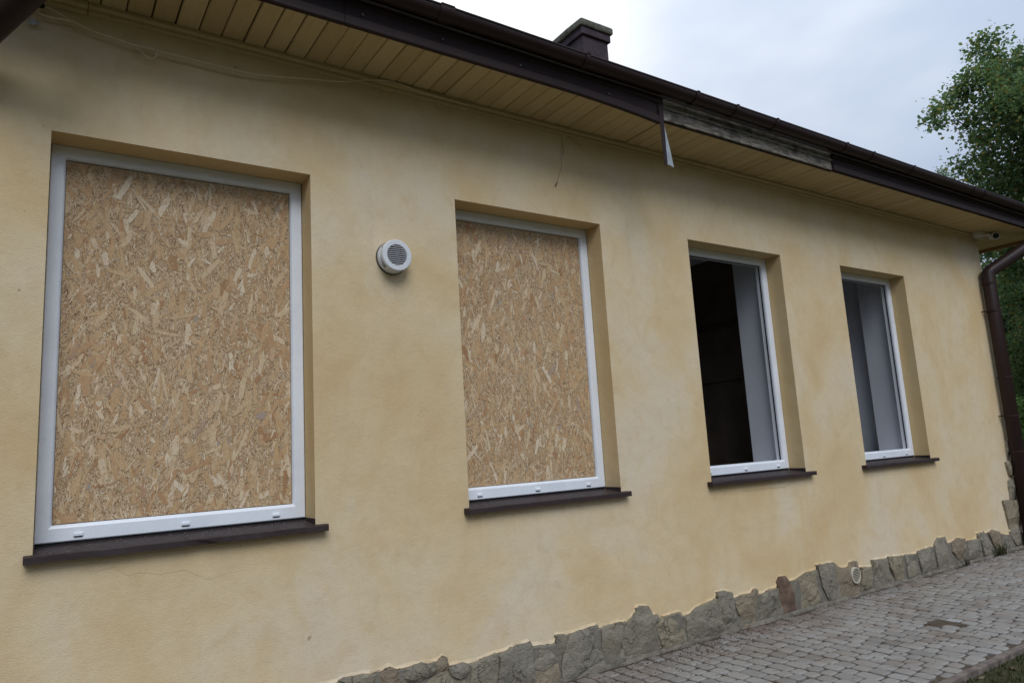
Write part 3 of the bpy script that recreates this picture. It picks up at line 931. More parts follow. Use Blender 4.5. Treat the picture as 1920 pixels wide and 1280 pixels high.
plinth = hpart('plinth', box(XL, XR - 0.0, -0.0035, 0.05, -0.14, 0.02), M['mortar'])
outlines = []
for f, kind, pl in STONES:
    poly = []
    for q in pl:
        p = on_y(*f(*q), -0.02)
        poly.append((p.x, max(p.z, -0.03)))
    outlines.append((poly, kind))
# stones below the frame, towards the near corner of the house
xx = 1.70
rs = random.Random(3)
first_x = min(p[0] for p in outlines[0][0])
while xx > XL + 0.2:
    w_ = rs.uniform(0.14, 0.30)
    x1_ = min(xx, first_x - 0.01) if xx > first_x - 0.2 else xx
    h1, h2, h3 = rs.uniform(0.24, 0.33), rs.uniform(0.27, 0.36), rs.uniform(0.24, 0.33)
    x0_ = x1_ - w_
    outlines.append(([(x0_ + 0.006, -0.03), (x0_ + 0.006 + rs.uniform(-.01, .01), h1), (x0_ + w_ * 0.5, h2), (x1_ - 0.006, h3), (x1_ - 0.006, -0.03)], 0))
    xx = x0_
for i, (poly, kind) in enumerate(outlines):
    thick = 0.026 + 0.014 * random.random()
    m = M['redstone'] if kind == 3 else M['stone']
    o = hpart('plinth_stone', stone_mesh(poly, thick, i + 1), m, plinth)
    if kind == 3: o['label'] = 'red-brown upright stone'
# quoin stones up the far corner
for i, pl in enumerate([[(737,722),(865,717),(888,850),(905,930),(800,970),(760,800)], [(787,552),(830,532),(870,700),(806,708)], [(762,392),(800,382),(830,500),(792,505)], [(762,217),(792,213),(800,350),(782,360)]]):
    poly = []
    for q in pl:
        p = on_y(*Q(*q), -0.02); poly.append((min(p.x, XR + 0.02), p.z))
    hpart('corner_stone', stone_mesh(poly, 0.035, 90 + i), M['stone'])

def top_of(x):
    t = -1
    for poly, kind in outlines:
        n = len(poly)
        for i in range(n):
            a, b = poly[i], poly[(i + 1) % n]
            if (a[0] - x) * (b[0] - x) <= 0 and abs(a[0] - b[0]) > 1e-6:
                t = max(t, a[1] + (b[1] - a[1]) * (x - a[0]) / (b[0] - a[0]))
    return t
# mortar bed between the stones and the stucco lip that laps over their tops
xs_ = frange(XL + 0.05, XR - 0.02, 0.018)
tops = [top_of(x) for x in xs_]
for i in range(len(tops)):
    if tops[i] < 0: tops[i] = tops[i - 1] if i else 0.25
kk = 2                                             # narrow slots between stones are pointed with mortar
dil = [max(tops[max(0, i - kk):i + kk + 1]) for i in range(len(tops))]
tops = [min(dil[max(0, i - kk):i + kk + 1]) for i in range(len(tops))]
low = [min(tops[max(0, i - 1):i + 2]) for i in range(len(tops))]
bm = bmesh.new()
pr = None
for x, t in zip(xs_, low):
    zt_ = t - 0.008
    row = [bm.verts.new((x, -0.008 - 0.006 * noise.noise((x * 14, 0, 1)), -0.03)), bm.verts.new((x, -0.009 - 0.006 * noise.noise((x * 11, 0, 4)), zt_ * 0.5)), bm.verts.new((x, -0.016, zt_)), bm.verts.new((x, -0.001, zt_ + 0.006))]
    if pr:
        for k in range(3): bm.faces.new((pr[k], row[k], row[k + 1], pr[k + 1]))
    pr = row
bmesh.ops.recalc_face_normals(bm, faces=bm.faces)
hpart('mortar_bed', bm, M['mortar'], plinth)
bm = bmesh.new()
pr = None
for i, (x, t) in enumerate(zip(xs_, tops)):
    th = 0.006 + 0.008 * noise.noise((x * 13, 2, 0)); w = 0.005 + 0.008 * noise.noise((x * 15, 7, 0))
    row = [bm.verts.new(p) for p in ((x, -0.0008, t + w + 0.016), (x, -0.005, t + w), (x, -th, t + w * 0.45), (x, -th - 0.004, t + 0.006), (x, -th + 0.004, t - 0.003), (x, -0.002, t - 0.004))]
    if pr:
        for k in range(5): bm.faces.new((pr[k], row[k], row[k + 1], pr[k + 1]))
    pr = row
bmesh.ops.recalc_face_normals(bm, faces=bm.faces)
hpart('stucco_lip', bm, M['stucco'], plinth, smooth=True)

# hairline cracks under the sills
def ribbon(pts, w, y=-0.0012):
    bm = bmesh.new()
    pr = None
    for i, (x, z) in enumerate(pts):
        ww = w * (0.4 + 0.6 * math.sin(PI * (i + 0.5) / len(pts)))
        row = [bm.verts.new((x, y, z + ww)), bm.verts.new((x, y, z - ww))]
        if pr: bm.faces.new((pr[0], row[0], row[1], pr[1]))
        pr = row
    return bm
def crack(px, w):
    pts = []
    for (u0, v0), (u1, v1) in zip(px, px[1:]):
        for k in range(6):
            p = on_y(u0 + (u1 - u0) * k / 6, v0 + (v1 - v0) * k / 6, 0)
            pts.append((p.x, p.z + random.uniform(-0.002, 0.002)))
    hpart('crack', ribbon(pts, w), M['crack'])
crack([(150, 1067), (180, 1070), (215, 1063), (240, 1078), (262, 1072), (300, 1076), (345, 1068), (390, 1085), (430, 1072), (470, 1066)], 0.00045)
crack([(1390, 921), (1420, 918), (1440, 915), (1470, 913), (1490, 902)], 0.0016)

# ================================================================ CHIPBOARD SHEETS
def chipboard(x0, x1, z0, z1, label, seed):
    rnd = random.Random(seed)
    root = empty('chipboard_sheet', ((x0 + x1) / 2, RD + 0.03, z0))
    tag(root, label, 'board', 'chipboard sheets filling the windows')
    off = Vector(((x0 + x1) / 2, RD + 0.03, z0))
    yf = RD + 0.026
    o = obj('board', box(x0, x1, yf, yf + 0.015, z0, z1), M['osb'], root); o.location = -off
    verts, faces, uvs = [], [], []
    def flake(L, W, ang, lift):
        cx, cz = rnd.uniform(x0, x1), rnd.uniform(z0, z1)
        ca, sa = math.cos(ang), math.sin(ang)
        tilt, tl = rnd.uniform(-0.03, 0.03), rnd.uniform(-0.006, 0.006)
        n = 4
        up = [(-0.5 + rnd.uniform(0, .06), 0.5 * rnd.uniform(0.2, 1)), (-0.17, 0.5 * rnd.uniform(0.7, 1.1)), (0.17, 0.5 * rnd.uniform(0.7, 1.1)), (0.5 - rnd.uniform(0, .06), 0.5 * rnd.uniform(0.1, 1))]
        dn = [(0.5 - rnd.uniform(0, .14), -0.5 * rnd.uniform(0.1, 1)), (0.17, -0.5 * rnd.uniform(0.7, 1.1)), (-0.17, -0.5 * rnd.uniform(0.7, 1.1)), (-0.5 + rnd.uniform(0, .14), -0.5 * rnd.uniform(0.2, 1))]
        bow = rnd.uniform(-0.08, 0.08)
        base = len(verts)
        uo, vo = rnd.uniform(0, 50), rnd.uniform(0, 50)
        pl = []
        for a, b in up + dn:
            b2 = b * W + bow * L * (0.25 - a * a)
            px, pz = cx + a * L * ca - b2 * sa, cz + a * L * sa + b2 * ca
            px = min(max(px, x0 + 0.001), x1 - 0.001); pz = min(max(pz, z0 + 0.001), z1 - 0.001)
            verts.append((px, yf - lift - max(-lift + 0.0002, tilt * b * W + tl * a * L), pz))
            pl.append((uo + a * L * 10, vo + b * W * 10))
        f = tuple(base + i for i in range(8))
        faces.append(f)
        uvs.extend(pl)
    def ang():
        return PI / 2 - 0.10 + rnd.gauss(0.0, 0.36) if rnd.random() < 0.80 else rnd.uniform(0, PI)
    for i in range(10000):                        # fine shavings
        flake(rnd.uniform(0.008, 0.030), rnd.uniform(0.0018, 0.0050), ang() + rnd.gauss(0, .5), rnd.uniform(0.0004, 0.0016))
    nfine = len(faces)
    for i in range(1100):
        flake(rnd.uniform(0.03, 0.085), rnd.uniform(0.005, 0.015), ang(), rnd.uniform(0.0012, 0.0024))
    for i in range(560):
        L = rnd.uniform(0.05, 0.16)
        flake(L, rnd.uniform(0.012, 0.038), ang(), rnd.uniform(0.0010, 0.0024))
    for i in range(2300):                         # a last scatter of splinters over the big strands
        flake(rnd.uniform(0.010, 0.035), rnd.uniform(0.0015, 0.0040), ang() + rnd.gauss(0, .4), rnd.uniform(0.0018, 0.0030))
    me = mesh_from('wood_strands', verts, [f[::-1] for f in faces], M['strand'], [u for k in range(0, len(uvs), 8) for u in uvs[k:k + 8][::-1]])
    me.materials.append(M['shaving'])
    for i in range(nfine): me.polygons[i].material_index = 1
    s = obj('wood_strands', me, None, root); s.location = -off
    s['kind'] = 'stuff'
    # dark shadow gap between board and frame
    return root
for k in (0, 1):
    x0, x1 = WX[k]
    chipboard(x0 + 0.071, x1 - 0.071, 1.231, ZT - 0.071, ['chipboard sheet filling the wide window at the left of the round wall vent', 'chipboard sheet in the boarded window between the round vent and the open windows'][k], 11 + k)

# ================================================================ SMALL THINGS ON THE WALL
def disc_ring(r0, r1, y0, y1, seg=40, bev=0.004):
    """ring with axis along y, outer face at y0 (towards the viewer)"""
    bm = bmesh.new()
    prof = [(r1, y1), (r1, y0 + bev), (r1 - bev, y0), (r0 + bev * 0.6, y0), (r0, y0 + bev * 0.6), (r0, y1)]
    rings = [[bm.verts.new((r * math.cos(a * 2 * PI / seg), y, r * math.sin(a * 2 * PI / seg))) for r, y in prof] for a in range(seg)]
    for a in range(seg):
        p, q = rings[a], rings[(a + 1) % seg]
        for k in range(len(prof)):
            k2 = (k + 1) % len(prof)
            bm.faces.new((p[k], q[k], q[k2], p[k2]))
    bmesh.ops.recalc_face_normals(bm, faces=bm.faces)
    return bm
def disc(r, y, seg=32):
    bm = bmesh.new()
    bm.faces.new([bm.verts.new((r * math.cos(a * 2 * PI / seg), y, r * math.sin(a * 2 * PI / seg))) for a in range(seg)])
    bmesh.ops.solidify(bm, geom=bm.faces[:], thickness=0.003)
    return bm
def slat(r, zc, hgt, y0, y1, tilt):
    L = math.sqrt(max(0.0001, r * r - zc * zc)) - 0.001
    bm = bmesh.new()
    add_box(bm, -L, L, y0, y1, zc - hgt / 2, zc + hgt / 2)
    for v in bm.verts: v.co.z += tilt * (v.co.y - y0)
    return bm
vent = empty('air_vent', (1.748, 0, 2.640))
tag(vent, 'white round wall vent with slatted grille between the two boarded windows', 'air vent')
obj('back_flange', disc_ring(0.070, 0.101, -0.010, 0.001), M['ventslot'], vent)
obj('collar', disc_ring(0.072, 0.0965, -0.036, -0.0101), M['vent'], vent)
obj('core', disc_ring(0.068, 0.080, -0.0682, -0.0362), M['ventslot'], vent)
bm = bmesh.new()                                   # bridge pieces closing the side slot in places
for a in range(0, 60):
    an = a * 2 * PI / 60
    if 138 < math.degrees(an) < 226: continue
    c_, s_ = math.cos(an), math.sin(an); c2, s2 = math.cos(an + 2 * PI / 60), math.sin(an + 2 * PI / 60)
    quad(bm, (0.0955 * c_, -0.069, 0.0955 * s_), (0.0955 * c2, -0.069, 0.0955 * s2), (0.0955 * c2, -0.030, 0.0955 * s2), (0.0955 * c_, -0.030, 0.0955 * s_))
obj('side_band', bm, M['vent'], vent)
obj('front_ring', disc_ring(0.064, 0.0965, -0.088, -0.0685, 48, 0.005), M['vent'], vent)
obj('back_disc', disc(0.072, -0.030), M['ventdark'], vent)
for i in range(10):
    zc = -0.055 + i * 0.01222
    obj('slat', slat(0.064, zc, 0.0030, -0.082, -0.077, -0.1), M['vent'], vent)

pv = empty('plinth_vent', (6.139, -0.040, 0.172))
tag(pv, 'small cream round vent with slats set in the stone plinth', 'air vent')
obj('ring', disc_ring(0.058, 0.071, -0.012, 0.03, 36, 0.003), simple('cream_vent_plastic', (0.52, 0.47, 0.36), 0.5, 0.1, 10), pv)
obj('back_disc', disc(0.06, 0.006), M['ventslot'], pv)
cream = bpy.data.materials['cream_vent_plastic']
for i in range(8):
    zc = -0.0475 + i * 0.01357
    obj('slat', slat(0.0585, zc, 0.0050, -0.007, -0.002, 0.0), cream, pv)

# security camera under the soffit
sc_ = empty('security_camera', (9.62, -0.10, 3.79))
tag(sc_, 'small white security camera under the eave at the far corner', 'camera')
bm = bmesh.new(); add_box(bm, -0.06, 0.06, -0.05, 0.05, -0.062, -0.001, 0.008)
obj('junction_box', bm, M['camwhite'], sc_)
obj('arm', tube([(0.055, -0.01, -0.03), (0.13, -0.055, -0.03), (0.17, -0.07, -0.035)], 0.02, 12), M['camwhite'], sc_, True)
bm = bmesh.new()
dirv = (CAM_P - Vector((9.82, -0.2, 3.74))).normalized(); dirv = (dirv + Vector((0.35, -0.25, -0.05))).normalized()
c0 = Vector((0.20, -0.09, -0.045))
add_tube(bm, [c0 - dirv * 0.06, c0 - dirv * 0.05, c0 + dirv * 0.035, c0 + dirv * 0.045], [0.035, 0.05, 0.052, 0.046], 20)
obj('body', bm, M['camwhite'], sc_, False)
obj('lens', tube([c0 + dirv * 0.044, c0 + dirv * 0.049], 0.036, 20), M['lens'], sc_)
obj('conduit', tube([(-0.03, 0.03, -0.066), (0.05, -0.01, -0.078), (0.09, -0.02, -0.075)], 0.009, 8), M['camwhite'], sc_, True)

# the loose cable under the eave
def smooth_path(px, y, sub=4):
    P = [on_y(u, v, y if not isinstance(y, list) else y[i]) for i, (u, v) in enumerate(px)]
    out = []
    for i in range(len(P) - 1):
        p0, p1, p2, p3 = P[max(0, i - 1)], P[i], P[i + 1], P[min(len(P) - 1, i + 2)]
        for k in range(sub):
            t = k / sub
            out.append(0.5 * ((2 * p1) + (p2 - p0) * t + (2 * p0 - 5 * p1 + 4 * p2 - p3) * t * t + (3 * p1 - p0 - 3 * p2 + p3) * t ** 3))
    out.append(P[-1])
    return out
Zm = lambda x, y: (x / 6.4, y / 6.4)
main = [Zm(440,140), Zm(480,105), Zm(530,88), Zm(600,102), Zm(750,190), Zm(900,265), Zm(1150,385), Zm(1400,465), Zm(1600,540), Zm(1800,580), Zm(1920,620), (367,113), (433,130), (500,142), (567,147), (640,153), (690,150), (733,153), (790,172), (880,198)]
cb = obj('loose_cable', tube(smooth_path(main, -0.045), 0.0042, 6), M['cable'], None, True)
tag(cb, 'thin yellowed cable sagging along the wall under the eave', 'cable')
obj('loop', tube(smooth_path([Zm(1600,540), Zm(1700,545), Zm(1820,570), Zm(1880,640), Zm(1850,700), Zm(1780,700), Zm(1700,625), Zm(1610,545)], -0.04), 0.0036, 6), M['cable'], cb, True)
obj('second_strand', tube(smooth_path([Zm(450,152), Zm(520,182), Zm(600,205), Zm(700,222), Zm(800,240), Zm(900,267)], -0.042), 0.0050, 6), M['cable'], cb, True)
obj('hanging_end', tube(smooth_path([(703,150), (701,158), (708,166), (704,176), (710,180), (700,172)], -0.03), 0.003, 6), M['cable'], cb, True)
# crumpled plastic scrap and hook where the cable starts
def crumple(name, px, y, size, mat, seed):
    r_ = random.Random(seed)
    bm = bmesh.new()
    bmesh.ops.create_icosphere(bm, subdivisions=2, radius=size)
    c = on_y(px[0], px[1], y)
    for v in bm.verts:
        v.co = Vector((v.co.x * 1.1, v.co.y * 0.35, v.co.z * 0.8)) * (0.6 + 0.7 * r_.random()) + c
    return obj(name, bm, mat)
s1 = crumple('plastic_scrap', (62, 42), -0.03, 0.020, M['scrap'], 5)
tag(s1, 'crumpled grey plastic scrap caught below the cable end near the dark pipe', 'scrap')
s1b = crumple('dark_clump', (73, 10), -0.05, 0.022, M['ventdark'], 8)
tag(s1b, 'dark clump of dirt in the corner above the cable end', 'dirt clump')

# dry stem hanging on the wall and cobwebby bits under the trim
tw = obj('dry_stem', tube(smooth_path([(1052,252), (1054,268), (1052,290), (1053,310), (1048,330), (1043,347)], -0.008), 0.0010, 5), M['twig'])
tag(tw, 'dry thin stem hanging on the wall below the eave', 'dry stem')
sl = obj('side_stem', tube(smooth_path([(1054,268), (1057,284), (1055,290)], -0.008), 0.0012, 5), M['twig'], tw)
sl = obj('root_tip', tube(smooth_path([(1045,342), (1042,347), (1043,350)], -0.009), 0.003, 5), M['twig'], tw)
tw2 = obj('dry_stem', tube(smooth_path([(816,190), (818,198), (822,206)], -0.006), 0.0012, 5), M['twig'])
tag(tw2, 'short dry fibre on the wall below the trim left of the dry stem', 'dry stem')
tw3 = obj('dry_stem', tube(smooth_path([(1064,255), (1075,264), (1090,274)], -0.006), 0.0011, 5), M['twig'])
tag(tw3, 'short slanting dry fibre just right of the long hanging stem', 'dry stem')

# ================================================================ GROUND
lawn_me = bmesh.new()
for (a, b, c, d) in ((-400, 400, -400, 400),):
    quad(lawn_me, (a, c, -0.032), (b, c, -0.032), (b, d, -0.032), (a, d, -0.032))
lw = obj('lawn', lawn_me, M['soil']); tag(lw, kind='structure')

KY = -1.575                                       # inner edge of the kerb
pav = obj('pavement', box(-3.2, 11.6, KY, -0.0045, -0.2, -0.016), M['dirt'])
tag(pav, 'grey cobbled paving strip along the foot of the house', kind='structure')
bm = bmesh.new()
gx, gy = frange(-3.2, 11.6, 0.05), frange(KY + 0.002, -0.012, 0.05)
grid = [[bm.verts.new((x, y, -0.011 + 0.005 * noise.noise((x * 7, y * 7, 0)) + 0.0095 * math.exp(-((x - 5.66) / .13) ** 4 - ((y + 1.0) / .12) ** 4))) for y in gy] for x in gx]
for i in range(len(gx) - 1):
    for j in range(len(gy) - 1): bm.faces.new((grid[i][j], grid[i + 1][j], grid[i + 1][j + 1], grid[i][j + 1]))
jd = obj('joint_dirt', bm, M['dirt'], pav, True); jd['kind'] = 'stuff'

def paver_verts(L, W, bul, rnd):
    """cobble outline with bulged sides, centred; length L along y, width W along x"""
    out = []
    hx, hy = W / 2, L / 2
    def side(a, b, nrm, b_):
        for k in range(4):
            t = k / 4
            s = math.sin(PI * t)
            p = Vector(a) + (Vector(b) - Vector(a)) * t + Vector(nrm) * b_ * s
            out.append(p)
    side((-hx, -hy), (hx, -hy), (0, -1), bul * rnd.uniform(0.6, 1.1)); side((hx, -hy), (hx, hy), (1, 0), bul * rnd.uniform(0.55, 1.0))
    side((hx, hy), (-hx, hy), (0, 1), bul * rnd.uniform(0.6, 1.1)); side((-hx, hy), (-hx, -hy), (-1, 0), bul * rnd.uniform(0.55, 1.0))
    r1 = [(p.x, p.y, -0.02) for p in out]
    r2 = [(p.x, p.y, -0.0045) for p in out]
    r3 = [(p.x * (1 - 0.009 / W * 2), p.y * (1 - 0.009 / L * 2), 0.0005) for p in out]
    n = len(out)
    faces = []
    for a in range(2):
        for i in range(n):
            k = (i + 1) % n
            faces.append((a * n + i, a * n + k, (a + 1) * n + k, (a + 1) * n + i))
    faces.append(tuple(2 * n + i for i in range(n)))
    return r1 + r2 + r3, faces
prnd = random.Random(21)
PV = {}
for L in (0.092, 0.112, 0.160):
    for q in range(3): PV[L, q] = paver_verts(L - 0.022, 0.1065 - 0.022, 0.0095, prnd)
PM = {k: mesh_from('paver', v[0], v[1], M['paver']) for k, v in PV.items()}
rows = []
x = -3.05
while x < 11.4:
    y = -0.035 - prnd.uniform(0, 0.05)
    while True:
        L = prnd.choice((0.092, 0.092, 0.112, 0.112, 0.112, 0.160))
        if y - L < KY + 0.004:
            rem = y - (KY + 0.004)
            if rem > 0.06: rows.append((x, y - rem / 2, 0.092 if rem < 0.1 else 0.112, rem))
            break
        rows.append((x, y - L / 2, L, L)); y -= L
    x += 0.1065
missing = [(5.69, -1.01, 0.08, 0.09), (5.60, -0.95, 0.06, 0.06)]
rows = [r for r in rows if not any(abs(r[0] - a) < c and abs(r[1] - b) < d for a, b, c, d in missing)]
def seen(r):
    u, v = to_px((r[0], r[1], 0))
    return depth_of((r[0], r[1], 0)) > 0 and -15 < u < 1935 and v < 1300
vis = sorted([r for r in rows if seen(r)], key=lambda r: depth_of((r[0], r[1], 0)) ** 3 / r[3])
near = vis[:298]
ns = set(near)
rest = [r for r in rows if r not in ns]
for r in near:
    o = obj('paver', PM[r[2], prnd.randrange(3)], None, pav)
    o.location = (r[0] + prnd.uniform(-.0015, .0015), r[1] + prnd.uniform(-.0015, .0015), prnd.uniform(-0.003, 0.0025))
    o.rotation_euler = (prnd.uniform(-.018, .018), prnd.uniform(-.018, .018), prnd.uniform(-.03, .03) + (PI if prnd.random() < .5 else 0))
    if abs(r[3] - r[2]) > 0.002: o.scale.y = (r[3] - 0.018) / (r[2] - 0.018)
vv, ff = [], []
for r in rest:
    pv_, fa = PV[r[2], prnd.randrange(3)]
    b0 = len(vv)
    sy = (r[3] - 0.018) / (r[2] - 0.018)
    dz, ax, ay, rz = prnd.uniform(-.003, .0025), prnd.uniform(-.018, .018), prnd.uniform(-.018, .018), prnd.uniform(-.03, .03)
    for (a, b, c) in pv_:
        b *= sy
        vv.append((r[0] + a - b * rz, r[1] + b + a * rz, c + dz + a * ax + b * ay))
    ff += [tuple(b0 + i for i in f) for f in fa]
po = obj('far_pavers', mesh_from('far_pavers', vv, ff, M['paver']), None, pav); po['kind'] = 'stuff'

# mortar strip along the foot of the plinth
bm = bmesh.new()
pr = None
for x in frange(-2.1, 9.9, 0.04):
    w = 0.034 + 0.020 * noise.noise((x * 6, 0, 3)); h = 0.004 + 0.010 * noise.noise((x * 5, 3, 0))
    row = [bm.verts.new(p) for p in ((x, -0.015, h + 0.010), (x, -w * 0.7, h), (x, -w, h - 0.004), (x, -w - 0.006, -0.012))]
    if pr:
        for k in range(3): bm.faces.new((pr[k], row[k], row[k + 1], pr[k + 1]))
    pr = row
bmesh.ops.recalc_face_normals(bm, faces=bm.faces)
obj('mortar_strip', bm, simple('sandy_mortar', (0.225, 0.195, 0.155), 0.95, 0.5, 9, 0.2, 0.6), pav)

# crumbs of earth in the joints and along the wall
def place_dirt(r_):
    k = r_.random()
    if k < 0.45: return (r_.uniform(2.4, 9.6), -0.05 - abs(r_.gauss(0, 0.05)), 0.002)
    if k < 0.75: return (3.9 + r_.gauss(0, 0.55), -0.22 + r_.gauss(0, 0.10), 0.002)
    if k < 0.86: return (5.66 + r_.uniform(-.12, .12), -1.0 + r_.uniform(-.11, .11), -0.004)
    return (r_.uniform(2.6, 9.4), r_.uniform(-1.5, -0.1), 0.002)
v_, f_ = crumbs(2600, place_dirt, 0.0015, 0.0055, 4)
cr = obj('dirt_crumbs', mesh_from('dirt_crumbs', v_, f_, M['dirt']), None)
tag(cr, 'crumbs of brown earth scattered over the paving', 'dirt', kind='stuff')

# kerb stones
kerb = empty('kerb', (4, KY, 0))
tag(kerb, 'low brownish concrete kerb between paving and lawn', 'kerb')
kerb['kind'] = 'structure'
x = -3.3
while x < 12:
    bm = bmesh.new()
    add_box(bm, x + 0.003, x + 0.997, KY - 0.048, KY - 0.002, -0.16, 0.004, 0.007)
    bmesh.ops.subdivide_edges(bm, edges=[e_ for e_ in bm.edges if e_.calc_length() > 0.5], cuts=14, use_grid_fill=True)
    for v in bm.verts:
        v.co += Vector((0, noise.noise(v.co * 9), noise.noise(v.co * 9 + Vector((5, 5, 5))))) * 0.0035
    o = obj('kerb_stone', bm, M['kerb'], kerb); o.location = (-4, -KY, prnd.uniform(-.004, .004))
    x += 1.0

# grass and fallen leaves on the lawn beyond the kerb
def grass_blades(n, place, hmin, hmax, seed, wd=0.004):
    r_ = random.Random(seed)
    vv, ff = [], []
    for i in range(n):
        bx, by, bz = place(r_)
        h = r_.uniform(hmin, hmax); a = r_.uniform(0, 2 * PI); lean = r_.uniform(0.1, 0.8) * h
        w = wd * r_.uniform(.6, 1.2)
        dx, dy = math.cos(a), math.sin(a)
        b0 = len(vv)
        vv += [(bx - dy * w, by + dx * w, bz), (bx + dy * w, by - dx * w, bz), (bx + dx * lean * .4 + dy * w * .7, by + dy * lean * .4 - dx * w * .7, bz + h * .6),
               (bx + dx * lean * .4 - dy * w * .7, by + dy * lean * .4 + dx * w * .7, bz + h * .6), (bx + dx * lean, by + dy * lean, bz + h)]
        ff += [(b0, b0 + 1, b0 + 2, b0 + 3), (b0 + 3, b0 + 2, b0 + 4)]
    return vv, ff
def place_lawn(r_):
    while True:
        x, y = r_.uniform(3.5, 11.5), KY - 0.056 - abs(r_.gauss(0, 0.55))
        if noise.noise((x * 2.2, y * 2.2, 3)) > -0.25 or r_.random() < 0.25: return x, y, -0.033
v_, f_ = grass_blades(11000, place_lawn, 0.010, 0.034, 8)
gr = obj('grass', mesh_from('grass', v_, f_, M['grass']), None)
tag(gr, 'short patchy grass on the lawn beside the kerb', 'grass', kind='stuff')
v_, f_ = [], []
lr = random.Random(14)
for i in range(500):
    x, y = lr.uniform(4.5, 10), KY - 0.08 - lr.random() * 1.1
    s, a = lr.uniform(0.01, 0.026), lr.uniform(0, 2 * PI)
    b0 = len(v_)
    for k in range(6):
        an = a + k * PI / 3
        rr_ = s * (1.0 if k % 3 == 0 else 0.55)
        v_.append((x + rr_ * math.cos(an), y + rr_ * math.sin(an), -0.022 + lr.uniform(-.008, .015)))
    f_.append(tuple(range(b0, b0 + 6)))
lf = obj('fallen_leaves', mesh_from('fallen_leaves', v_, f_, leaf_mat('dry_leaf', [(0, (0.10, 0.06, 0.03)), (0.6, (0.2, 0.14, 0.06)), (1, (0.35, 0.32, 0.22))])), None)
tag(lf, 'dry leaves lying in the grass beside the kerb', 'leaves', kind='stuff')

# weed tufts at the foot of the wall
for (wx, wy, lab, n, hh) in ((8.93, -0.07, 'green weed tuft at the plinth foot nearest the downpipe', 60, 0.16), (8.12, -0.08, 'sparse weed tuft at the plinth foot, nearer the small vent', 26, 0.11)):
    def pl(r_): return r_.gauss(0, 0.05), r_.gauss(0, 0.02), -0.01
    v_, f_ = grass_blades(n, pl, hh * 0.4, hh, int(wx * 100), 0.005)
    o = obj('weed_tuft', mesh_from('weed_tuft', v_, f_, M['grass']), None, None, False, (wx, wy, 0))
    tag(o, lab, 'weed', 'weeds along the plinth')

# ================================================================ TREES
def leaf_cloud(lobes, per_m2, size, seed, core=0.0):
    """folded leaf faces scattered in clumps through the lobes of a crown"""
    r_ = random.Random(seed)
    vv, ff = [], []
    for (c, rad) in lobes:
        c = Vector(c)
        nclump = max(4, int(per_m2 * rad * rad * 4))
        for i in range(nclump):
            d = Vector((r_.gauss(0, 1), r_.gauss(0, 1), r_.gauss(0, 1))).normalized()
            q = c + d * rad * (0.35 + 0.65 * r_.random() ** 0.6) * (1 + 0.25 * noise.noise(d * 2.5 + c))
            for k in range(r_.randint(9, 15)):
                p = q + Vector((r_.gauss(0, 1), r_.gauss(0, 1), r_.gauss(0, 0.8))) * size * 1.15
                s = size * r_.uniform(0.6, 1.15)
                ax = Vector((r_.gauss(0, 1), r_.gauss(0, 1), r_.gauss(-0.3, 0.7))).normalized()
                nr = Vector((r_.gauss(0, .7), r_.gauss(0, .7), 1)).normalized()
                sd_ = ax.cross(nr).normalized()
                nr = sd_.cross(ax)
                b0 = len(vv)
                vv += [p, p + ax * s * .5 + sd_ * s * .36 + nr * s * .08, p + ax * s * 1.0, p + ax * s * .5 - sd_ * s * .36 + nr * s * .08]
                ff += [(b0, b0 + 1, b0 + 2), (b0, b0 + 2, b0 + 3)]
    return vv, ff

def build_tree(name, base, trunk_h, trunk_r, lobes, per, size, leafmat, label, cat, group, seed, branches=True):
    root = empty(name, base)
    tag(root, label, cat, group)
    B = Vector(base)
    r_ = random.Random(seed)
    top = B + Vector((0, 0, trunk_h))
    bm = bmesh.new()
    pts = [B + Vector((0.12 * math.sin(t * 3 + seed), 0.12 * math.cos(t * 2.3), trunk_h * t)) for t in (0, .1, .3, .5, .75, 1)]
    add_tube(bm, pts, [trunk_r * 1.35, trunk_r, trunk_r * .85, trunk_r * .7, trunk_r * .45, trunk_r * .15], 10)
    bmesh.ops.recalc_face_normals(bm, faces=bm.faces)
    o = obj('trunk', bm, M['bark'], root, True); o.location = -B
    bm = bmesh.new()
    if branches:                                   # each limb forks off the nearest limb that lies closer to the trunk
        nodes = [(B + Vector((0, 0, trunk_h * f)), 0.0) for f in (0.35, 0.5, 0.65, 0.8, 0.92)]
        order = sorted(lobes, key=lambda q: (Vector((q[0][0] - B.x, q[0][1] - B.y))).length + 0.2 * abs(q[0][2] - B.z - trunk_h * 0.6))
        for (c, rad) in order:
            c = Vector(c)
            s, _d = min(nodes, key=lambda q: (q[0] - c).length * (1.0 if q[0].z < c.z + 0.3 else 1.5) + 0.25 * q[1])
            ln = (c - s).length
            m1 = s + (c - s) * 0.35 + Vector((r_.uniform(-.15, .15), r_.uniform(-.15, .15), 0.10)) * ln
            m2 = s + (c - s) * 0.72 + Vector((r_.uniform(-.1, .1), r_.uniform(-.1, .1), 0.08)) * ln
            k = min(0.085, 0.012 + 0.012 * ln + 0.012 * rad) / (1 + 0.18 * _d)
            add_tube(bm, [s, m1, m2, c], [k, k * .75, k * .55, k * .35], 6, False)
            nodes.append((c, _d + ln))
            for q in range(5):
                d = Vector((r_.gauss(0, 1), r_.gauss(0, 1), r_.gauss(0, 1))).normalized() * rad * 0.85
                add_tube(bm, [m2 + (c - m2) * r_.random(), c + d * .5 + Vector((0, 0, .04)), c + d], [k * .35, k * .2, 0.005], 5, False)
        o = obj('limbs', bm, M['bark'], root, True); o.location = -B
    else: bm.free()
    vv, ff = leaf_cloud(lobes, per, size, seed)
    o = obj('crown', mesh_from('crown', vv, ff, leafmat), None, root); o.location = -B
    return root

